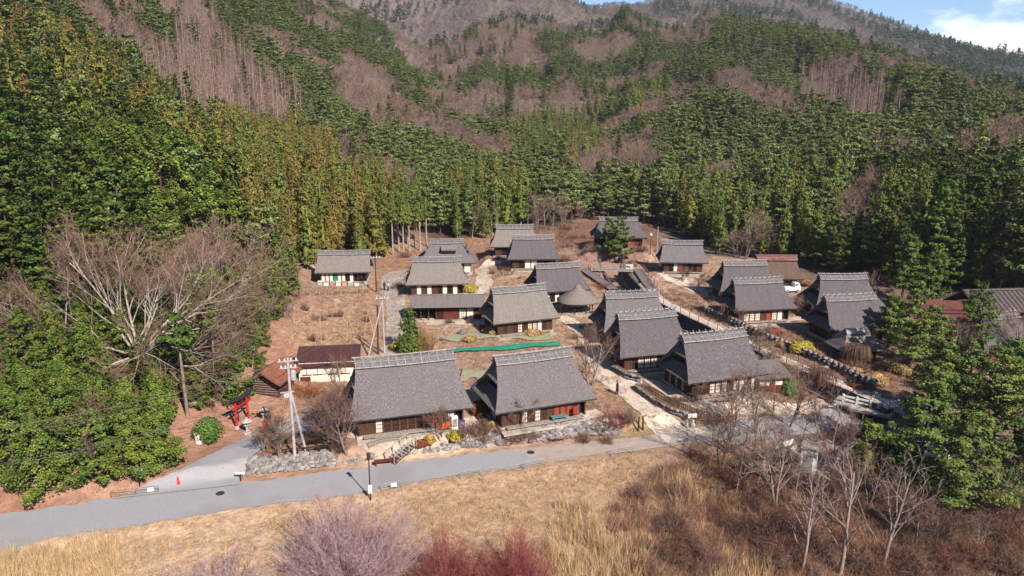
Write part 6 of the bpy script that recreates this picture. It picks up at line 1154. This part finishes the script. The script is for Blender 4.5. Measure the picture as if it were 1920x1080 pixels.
NOFOREST = [(-80, 1010), (0, 958), (205, 918), (330, 880), (450, 800), (505, 700), (535, 600), (548, 520), (592, 500), (690, 492), (715, 488), (735, 440), (800, 435), (850, 448), (925, 452), (940, 436), (1045, 430), (1100, 412), (1235, 420), (1330, 468), (1350, 488), (1500, 494), (1540, 512), (1650, 520), (1690, 545), (1960, 560), (2300, 600), (2300, 1300), (-80, 1200)]
BROWN = [[(300, -40), (375, -40), (420, 80), (470, 130), (560, 172), (590, 215), (560, 236), (400, 232), (345, 238), (322, 170), (268, 135), (290, 105), (330, 108), (310, 50)],
         [(620, 125), (660, 130), (700, 190), (760, 200), (830, 215), (880, 258), (970, 258), (978, 300), (930, 312), (860, 282), (800, 262), (740, 250), (690, 246), (640, 185)],
         [(620, 330), (650, 250), (680, 260), (690, 330), (650, 350)], [(1110, 245), (1150, 215), (1230, 180), (1300, 138), (1290, 165), (1200, 225), (1130, 268)],
         [(1500, 145), (1560, 125), (1640, 168), (1695, 205), (1700, 225), (1600, 232), (1530, 205), (1495, 190)], [(1400, 150), (1470, 195), (1480, 225), (1460, 220)], [(1260, 45), (1330, 30), (1350, 70), (1290, 92), (1230, 80)],
         [(820, 95), (900, 60), (1000, 50), (1040, 115), (1020, 140), (960, 120), (900, 110), (850, 170), (820, 175)], [(880, 35), (1010, 15), (1100, 40), (1060, 60), (900, 70)], [(1780, 145), (1920, 185), (1920, 200), (1800, 175)], [(1320, 330), (1380, 320), (1400, 350), (1330, 352)], [(1575, 340), (1650, 340), (1650, 440), (1575, 440)], [(1040, 160), (1070, 110), (1085, 150), (1060, 200)], [(170, 0), (260, 20), (250, 60), (190, 40)]]
CEDAR = [[(400, 240), (480, 225), (560, 235), (640, 290), (700, 330), (745, 360), (745, 500), (560, 500), (470, 430), (400, 330)], [(0, 90), (120, 60), (200, 110), (330, 190), (400, 260), (390, 330), (250, 260), (0, 230)]]
GCEDAR = [[(940, 215), (1040, 205), (1140, 200), (1130, 300), (960, 320)], [(1240, 335), (1330, 345), (1470, 330), (1570, 300), (1600, 360), (1560, 480), (1330, 470), (1240, 420)], [(800, 330), (960, 330), (1000, 430), (760, 470), (745, 380)], [(1640, 380), (1720, 380), (1740, 470), (1650, 480)], [(1180, 190), (1260, 150), (1250, 190), (1170, 240)]]
FIR = [[(-200, 230), (250, 260), (330, 300), (330, 480), (200, 560), (-200, 620)], [(1600, 330), (1960, 330), (1960, 560), (1700, 545), (1600, 500)], [(-200, 560), (560, 480), (540, 660), (430, 800), (-80, 960)]]
def any_poly(px, py, L): 
    r = np.zeros(px.shape, bool)
    for q in L: r |= in_poly(px, py, q)
    return r
pts = []
for y0, y1, sp, hid in ((52, 210, 3.5, 14), (210, 420, 3.9, 10), (420, 820, 4.4, 10), (820, 1750, 10.5, 30)):
    nx = int(2*.92*y1/sp); ny = int((y1-y0)/sp); gx, gy = np.meshgrid(np.arange(nx)*sp-.92*y1, y0+np.arange(ny)*sp); x = gx.ravel()+nrg.uniform(-.42, .42, gx.size)*sp; y = gy.ravel()+nrg.uniform(-.42, .42, gx.size)*sp
    m = np.abs(x) < .84*y+18; x, y = x[m], y[m]; z = gz(x, y); px, py, zc = proj(x, y, z); m = (px > -160) & (px < 2080) & (py > -260); x, y, z, px, py = [q[m] for q in (x, y, z, px, py)]
    m = ~in_poly(px, py, NOFOREST); x, y, z, px, py = [q[m] for q in (x, y, z, px, py)]
    # hidden behind nearer relief?
    vis = np.ones(len(x), bool); zt = z+16
    for f in np.linspace(.25, .97, 36):
        vis &= (CAMH+(zt-CAMH)*f) > gz(x*f, y*f)-2-.0*hid
    pts.append(np.stack([x, y, z, px, py], 1)[vis])
FP = np.concatenate(pts); x, y, z, px, py = FP.T; pyc = py-5*FPX/np.maximum(y, 1); rnd = nrg.uniform(0, 1, len(x)); patch = fbm(x/40, y/40, 50, 3)+.0
jx = px+fbm(x/18, y/18, 61, 2)*60; jy = pyc+fbm(x/18, y/18, 71, 2)*30
kind = np.where(patch > np.where(y > 250, np.where(px > 1250, .115, .05), .12), 'bare', 'pine').astype('<U12')
sc0 = 1; kind[(rnd < .04) & (y < 240)] = 'green_cedar'; kind[(rnd > .95)] = 'fir'
f_ = any_poly(jx, jy, FIR); kind[f_ & (rnd < .86)] = 'fir'; kind[f_ & (rnd >= .93)] = 'bare'
f_ = in_poly(jx, jy, FIR[2]); kind[f_ & (rnd < .9)] = 'hinoki'; f2 = in_poly(px, py, [(150, 480), (150, 330), (240, 300), (350, 310), (450, 400), (450, 520), (150, 520)]); kind[f2 & (rnd < .9)] = 'hinoki'
low_ = (f_ | f2) & (y < 125)
f_ = any_poly(jx, jy, GCEDAR); kind[f_ & (rnd < .5)] = 'green_cedar'; kind[f_ & (rnd > .9)] = 'cedar'
f_ = in_poly(jx, jy, CEDAR[0]); kind[f_] = 'cedar'; kind[f_ & (rnd > .78)] = 'rust_cedar'; kind[f_ & (rnd < .25)] = 'green_cedar'; f_ = in_poly(jx, jy, CEDAR[1]); kind[f_ & (rnd < .38)] = 'cedar'; kind[f_ & (rnd > .62)] = 'fir'; kind[f_ & (rnd > .56) & (rnd < .62)] = 'rust_cedar'
f_ = any_poly(jx, jy, BROWN); kind[f_ & (rnd < .93)] = 'bare'
f_ = in_poly(jx, jy, BROWN[0]) | in_poly(jx, jy, BROWN[4]); kind[f_ & (rnd < .75)] = 'larch'
far = y > 820; kind[far] = np.where(fbm(x[far]/90, y[far]/90, 80, 3)+.25*(rnd[far]-.5) > (.11-.26*sstep(1600, 1850, px[far])), 'far_pine', 'far_bare')
sc = np.clip(nrg.normal(1.0, .2, len(x)), .5, 1.5)*np.where(far, 1.05, 1.0)*np.where(kind == 'fir', 1.0, 1.0); ced_ = (kind == 'cedar') | (kind == 'rust_cedar') | (kind == 'green_cedar'); sc = np.where(ced_, sc*np.where(y > 230, .72, .86), sc); sc = np.where((kind == 'fir') & (y > 150), sc*.8, sc); sc = np.where(((kind == 'bare') | (kind == 'larch')) & (y > 400), sc*.8, sc); sc = np.where(kind == 'pine', sc*np.where(y > 420, .74, np.where(y > 240, .84, .95)), sc); mp_ = G(262, 700); dm_ = np.hypot(x-mp_.x, y-mp_.y); sc = np.where(low_, sc*np.where(dm_ < 15, .44, .55), sc); rot = nrg.uniform(0, 6.3, len(x)); var = nrg.integers(0, 20, len(x)); vz = nrg.uniform(.9, 1.15, len(x))
LBL = dict(cedar=('cedar_tree', 'golden-green cedar', 'tree'), rust_cedar=('cedar_tree', 'rusty golden cedar', 'tree'), green_cedar=('cedar_tree', 'dark green cedar', 'tree'), pine=('pine_tree', 'grey-green pine', 'tree'), hinoki=('evergreen_tree', 'low spreading green evergreen', 'tree'), fir=('fir_tree', 'deep green layered conifer', 'tree'), larch=('larch_tree', 'leafless larch', 'tree'), bare=('bare_tree', 'leafless brown tree', 'tree'), far_pine=('pine_tree', '', 'tree'), far_bare=('bare_tree', '', 'tree'))
MAXI = dict(cedar=112, rust_cedar=50, green_cedar=120, pine=220, hinoki=110, fir=200, larch=110, bare=130, far_pine=0, far_bare=0)
ZX = ((130, 'at the far left'), (300, 'above the great maple'), (430, 'right of the great maple'), (590, 'left of the shop with the green banner'), (720, 'behind the shop with the green banner'), (930, 'behind the house with the smoke vent'), (1110, 'behind the upper twin houses'), (1240, 'behind the highest house'), (1345, 'behind the sandy yard house'), (1510, 'behind the red-ridged barn'), (1700, 'behind the pine-shadowed house'), (9999, 'above the red roofs'))
def zone(q, d): return ('in the front rows ' if d < 165 else ('some rows up ' if d < 240 else 'high on the slope '))+[t for a, t in ZX if q < a][0]
def scatter(name, idx, k, label):
    """one object holding the rest of a kind: instances on points"""
    src = bpy.data.collections.new(name+'_source'); n = len(KINDS[k])
    for i, (tm, wm) in enumerate(KINDS[k]): o = bpy.data.objects.new('%s_source_%02d' % (name, i), wm); src.objects.link(o)
    return scatter_points(name, src, n, np.stack([x[idx], y[idx], z[idx]], 1), sc[idx], rot[idx], var[idx] % n, label)
def scatter_points(name, src, n, P, S, R, I_, label, tilt=None):
    me = bpy.data.meshes.new(name); me.vertices.add(len(P)); me.vertices.foreach_set('co', P.astype(np.float32).ravel())
    for nm, tp, d in (('scl', 'FLOAT', S.astype(np.float32)), ('idx', 'INT', I_.astype(np.int32))): a = me.attributes.new(nm, tp, 'POINT'); a.data.foreach_set('value', d)
    a = me.attributes.new('rot', 'FLOAT_VECTOR', 'POINT'); rv = np.zeros((len(P), 3), np.float32); rv[:, 2] = R
    if tilt is not None: rv[:, 0] = tilt[:, 0]; rv[:, 1] = tilt[:, 1]
    a.data.foreach_set('vector', rv.ravel()); o = link(name, me); tag(o, label, None, None, 'stuff')
    t = bpy.data.node_groups.new(name+'_nodes', 'GeometryNodeTree'); t.interface.new_socket('Geometry', in_out='INPUT', socket_type='NodeSocketGeometry'); t.interface.new_socket('Geometry', in_out='OUTPUT', socket_type='NodeSocketGeometry')
    nn = t.nodes.new; gi = nn('NodeGroupInput'); go = nn('NodeGroupOutput'); ip = nn('GeometryNodeInstanceOnPoints'); ci = nn('GeometryNodeCollectionInfo'); ci.inputs['Collection'].default_value = src; ci.inputs['Separate Children'].default_value = True; ci.inputs['Reset Children'].default_value = True
    def na(nm, tp): q = nn('GeometryNodeInputNamedAttribute'); q.data_type = tp; q.inputs['Name'].default_value = nm; return q.outputs['Attribute']
    t.links.new(gi.outputs[0], ip.inputs['Points']); t.links.new(ci.outputs[0], ip.inputs['Instance']); ip.inputs['Pick Instance'].default_value = True
    t.links.new(na('idx', 'INT'), ip.inputs['Instance Index']); t.links.new(na('rot', 'FLOAT_VECTOR'), ip.inputs['Rotation']); t.links.new(na('scl', 'FLOAT'), ip.inputs['Scale']); t.links.new(ip.outputs[0], go.inputs[0])
    md = o.modifiers.new('scatter', 'NODES'); md.node_group = t; return o
drop_ = low_ & (py > 780) & (rnd > .5); kind[drop_] = 'none'
inview = (px > -30) & (px < 1950) & (py > -20)
for k in KINDS:
    ids = np.where(kind == k)[0]
    if len(ids) == 0: continue
    order = ids[np.argsort(y[ids]+np.where(inview[ids], 0, 1e5))]; ni = MAXI[k]; nm, lb, cat = LBL[k]
    for j in order[:ni]:
        if not inview[j]: break
        v = KINDS[k][var[j] % len(KINDS[k])][0]; plant_tree(nm, v, (x[j], y[j], z[j]-.2), sc[j], rot[j], lb+' '+zone(px[j], y[j]), cat, lb+'s '+zone(px[j], y[j]), sc[j]*vz[j])
    rest = order[ni:]
    if len(rest): scatter(dict(cedar='cedar_forest', rust_cedar='rusty_cedar_forest', green_cedar='dark_cedar_forest', pine='pine_forest', fir='fir_forest', hinoki='evergreen_forest', larch='larch_forest', bare='bare_forest', far_pine='far_pine_forest', far_bare='far_bare_forest')[k], rest, k, 'mass of distant forest on the mountain slopes')
# ------------------------------------------------------------------ dry grass and scrub
G_tan = mat('dry_grass', lin(220, 188, 146, .66), lin(194, 158, 118, .66), scale=.3, rough=.9, island=.3, objrand=.2); G_brn = mat('brown_grass', lin(186, 134, 100, .6), lin(154, 106, 80, .6), scale=.3, rough=.9, island=.3, objrand=.25); G_reed = mat('reed', lin(222, 190, 142, .62), lin(190, 152, 108, .62), scale=.3, rough=.9, island=.3, objrand=.15)
def tuft(name, seed, n, h, R, w, m, lean=.5):
    g = np.random.default_rng(seed); a = g.uniform(0, 6.3, n); q = R*np.sqrt(g.uniform(0, 1, n)); A = np.stack([q*np.cos(a), q*np.sin(a), np.full(n, -.03)], 1); hh = h*g.uniform(.5, 1.15, n); d = np.stack([g.normal(size=n)*lean, g.normal(size=n)*lean, np.ones(n)], 1); B = A+unit(d)*hh[:, None]; u = unit(np.cross(unit(d), g.normal(size=(n, 3))))*w
    V = np.stack([A-u, A+u, B], 1).reshape(-1, 3); return poly_mesh(name, [(V, np.arange(len(V)).reshape(-1, 3), 0)], [m])
def gsource(name, specs):
    c = bpy.data.collections.new(name+'_source')
    for i, (n, h, R, w, m, l) in enumerate(specs): c.objects.link(bpy.data.objects.new('%s_source_%02d' % (name, i), tuft(name, 800+i, n, h, R, w, m, l)))
    return c
def region(polys, sp, seed, ymax=175, ymin=38):
    g = np.random.default_rng(seed); P = []
    for poly in polys:
        c = np.array([list(at_z(*q, 0))[:2] for q in poly]); x0, y0 = c.min(0); x1, y1 = c.max(0); n = int((x1-x0)*(y1-y0)/sp**2); q = np.stack([g.uniform(x0, x1, n), g.uniform(y0, y1, n)], 1); zz = gz(q[:, 0], q[:, 1]); a, b, _ = proj(q[:, 0], q[:, 1], zz); P.append(np.concatenate([q, zz[:, None]], 1)[in_poly(a, b, poly)])
    return np.concatenate(P), g
def off_roads(P, m=.3):
    d, _, _ = seg_dist(P[:, 0], P[:, 1], ROADC); P = P[d > 2.75+m*np.random.default_rng(3).uniform(-1, 2, len(P))]
    for k, h in HOUSES.items():
        a = math.radians(h[3]); ux = (P[:, 0]-h[0])*math.cos(a)+(P[:, 1]-h[1])*math.sin(a); uy = -(P[:, 0]-h[0])*math.sin(a)+(P[:, 1]-h[1])*math.cos(a); P = P[~((np.abs(ux) < h[4]/2-.8) & (np.abs(uy+1) < h[5]/2+.8))]
    d, _, t = seg_dist(P[:, 0], P[:, 1], CHAN); P = P[~((d < 4.8) & (t > 1))]
    return P
def grass(name, polys, sp, specs, label, seed, smin=.7, smax=1.3):
    P, g = region(polys, sp, seed); P = off_roads(P); n = len(P); src = gsource(name, specs); clump = .75+.6*vnoise(P[:, 0]*.7, P[:, 1]*.7, seed)
    scatter_points(name, src, len(specs), P, g.uniform(smin, smax, n)*clump, g.uniform(0, 6.3, n), g.integers(0, len(specs), n), label)
FIELD = [(-60, 1140), (-60, 1050), (220, 992), (440, 960), (660, 932), (900, 892), (1100, 862), (1300, 850), (1330, 930), (1180, 1000), (1000, 1140)]
grass('field_grass', [FIELD], .26, [(14, .36, .22, .014, G_reed, .8), (12, .30, .22, .014, G_tan, 1.0), (10, .26, .2, .013, G_brn, .8)], 'short dry tan grass of the roadside field', 5)
grass('reeds', [[(-60, 1140), (-60, 1040), (110, 1030), (215, 1000), (225, 1060), (180, 1140)], [(1000, 1140), (1040, 940), (1090, 930), (1140, 1000), (1170, 1140)], [(1150, 1140), (1100, 1000), (1200, 980), (1260, 1080), (1250, 1140)], [(1240, 900), (1300, 890), (1330, 940), (1270, 960)], [(1300, 1130), (1330, 1010), (1440, 1000), (1470, 1060), (1440, 1130)], [(1380, 960), (1450, 950), (1480, 990), (1400, 1000)]], .5, [(22, 1.5, .35, .016, G_reed, .22), (18, 1.3, .35, .016, G_reed, .3), (16, 1.1, .3, .016, G_tan, .4)], 'tall pale dry reeds at the lower edge', 6)
SCRUB = [(1150, 1140), (1140, 960), (1230, 880), (1340, 850), (1500, 900), (1640, 920), (1930, 930), (1930, 1140)]
grass('scrub', [SCRUB], .38, [(30, .9, .45, .013, G_brn, .7), (30, .9, .5, .013, T_brown, .9), (18, .9, .35, .013, G_tan, .5), (30, .9, .5, .013, T_brown, .9), (26, .8, .5, .013, G_brn, .9)], 'tangled brown scrub and dead grass on the low ground', 7)
VILL = [(500, 830), (540, 600), (560, 540), (700, 530), (720, 480), (940, 440), (1100, 420), (1330, 480), (1500, 560), (1720, 640), (1920, 700), (1920, 760), (1660, 740), (1480, 790), (1300, 800), (1165, 815), (860, 845), (690, 862), (460, 888)]
grass('village_grass', [VILL], .5, [(14, .36, .35, .013, G_tan, .8), (14, .46, .35, .013, G_brn, .7), (12, .28, .35, .013, G_tan, 1.0), (12, .6, .4, .012, T_brown, .6)], 'thin dry grass between the thatched houses', 8)
LITTER = [(-60, 1000), (0, 962), (200, 930), (320, 880), (470, 806), (540, 640), (545, 540), (450, 560), (420, 700), (300, 800), (100, 860), (-60, 900)]
grass('leaf_litter', [LITTER], .5, [(9, .16, .3, .03, mat('litter', lin(190, 130, 92, .58), lin(158, 102, 74, .58), scale=.4, island=.3, objrand=.2), 1.6), (10, .3, .3, .012, G_brn, .9)], 'rusty fallen leaves and dry stems on the shrine bank', 9)

grass('garden_bed_plants', [[(850, 652), (850, 641), (1045, 634), (1052, 644)], [(862, 690), (862, 674), (1000, 664), (1000, 680)], [(940, 640), (950, 626), (1040, 622), (1045, 634)]], .35, [(14, .4, .25, .013, T_red, .8), (12, .35, .25, .013, G_brn, .8)], 'red-brown dead plants in the netted garden beds', 10)
SLOPE = [(1040, 500), (1045, 430), (1110, 415), (1235, 425), (1240, 490), (1190, 500)]
grass('slope_brush', [SLOPE, [(1230, 560), (1260, 540), (1400, 590), (1560, 640), (1680, 690), (1690, 720), (1560, 690), (1400, 625)]], .6, [(20, .7, .4, .014, T_brown, .8), (18, .6, .4, .014, T_pink, .8), (16, .5, .4, .014, G_brn, .7)], 'thin brush on the bare banks by the stream', 11)
# ------------------------------------------------------------------ air
def haze(density):
    m = bpy.data.materials.new('haze'); m.use_nodes = True; t = m.node_tree; t.nodes.clear(); o = t.nodes.new('ShaderNodeOutputMaterial'); v = t.nodes.new('ShaderNodeVolumePrincipled')
    v.inputs['Color'].default_value = (.80, .88, 1.0, 1); v.inputs['Density'].default_value = density; v.inputs['Anisotropy'].default_value = .2; t.links.new(v.outputs[0], o.inputs['Volume'])
    try: m.cycles.homogeneous_volume = True
    except Exception: pass
    x0, x1, y0, y1 = GX[0]-20, GX[-1]+20, min(GY[0], 0)-60, GY[-1]+20; z0, z1 = float(ZZ.min())-3, max(float(ZZ.max())+40, CAMH+20)
    b = MB(); b.box(((x0+x1)/2, (y0+y1)/2, (z0+z1)/2), (x1-x0, y1-y0, z1-z0)); tag(b.build('haze', m), 'thin blue air over the valley and mountains', None, None, 'stuff')
haze(0.00008)
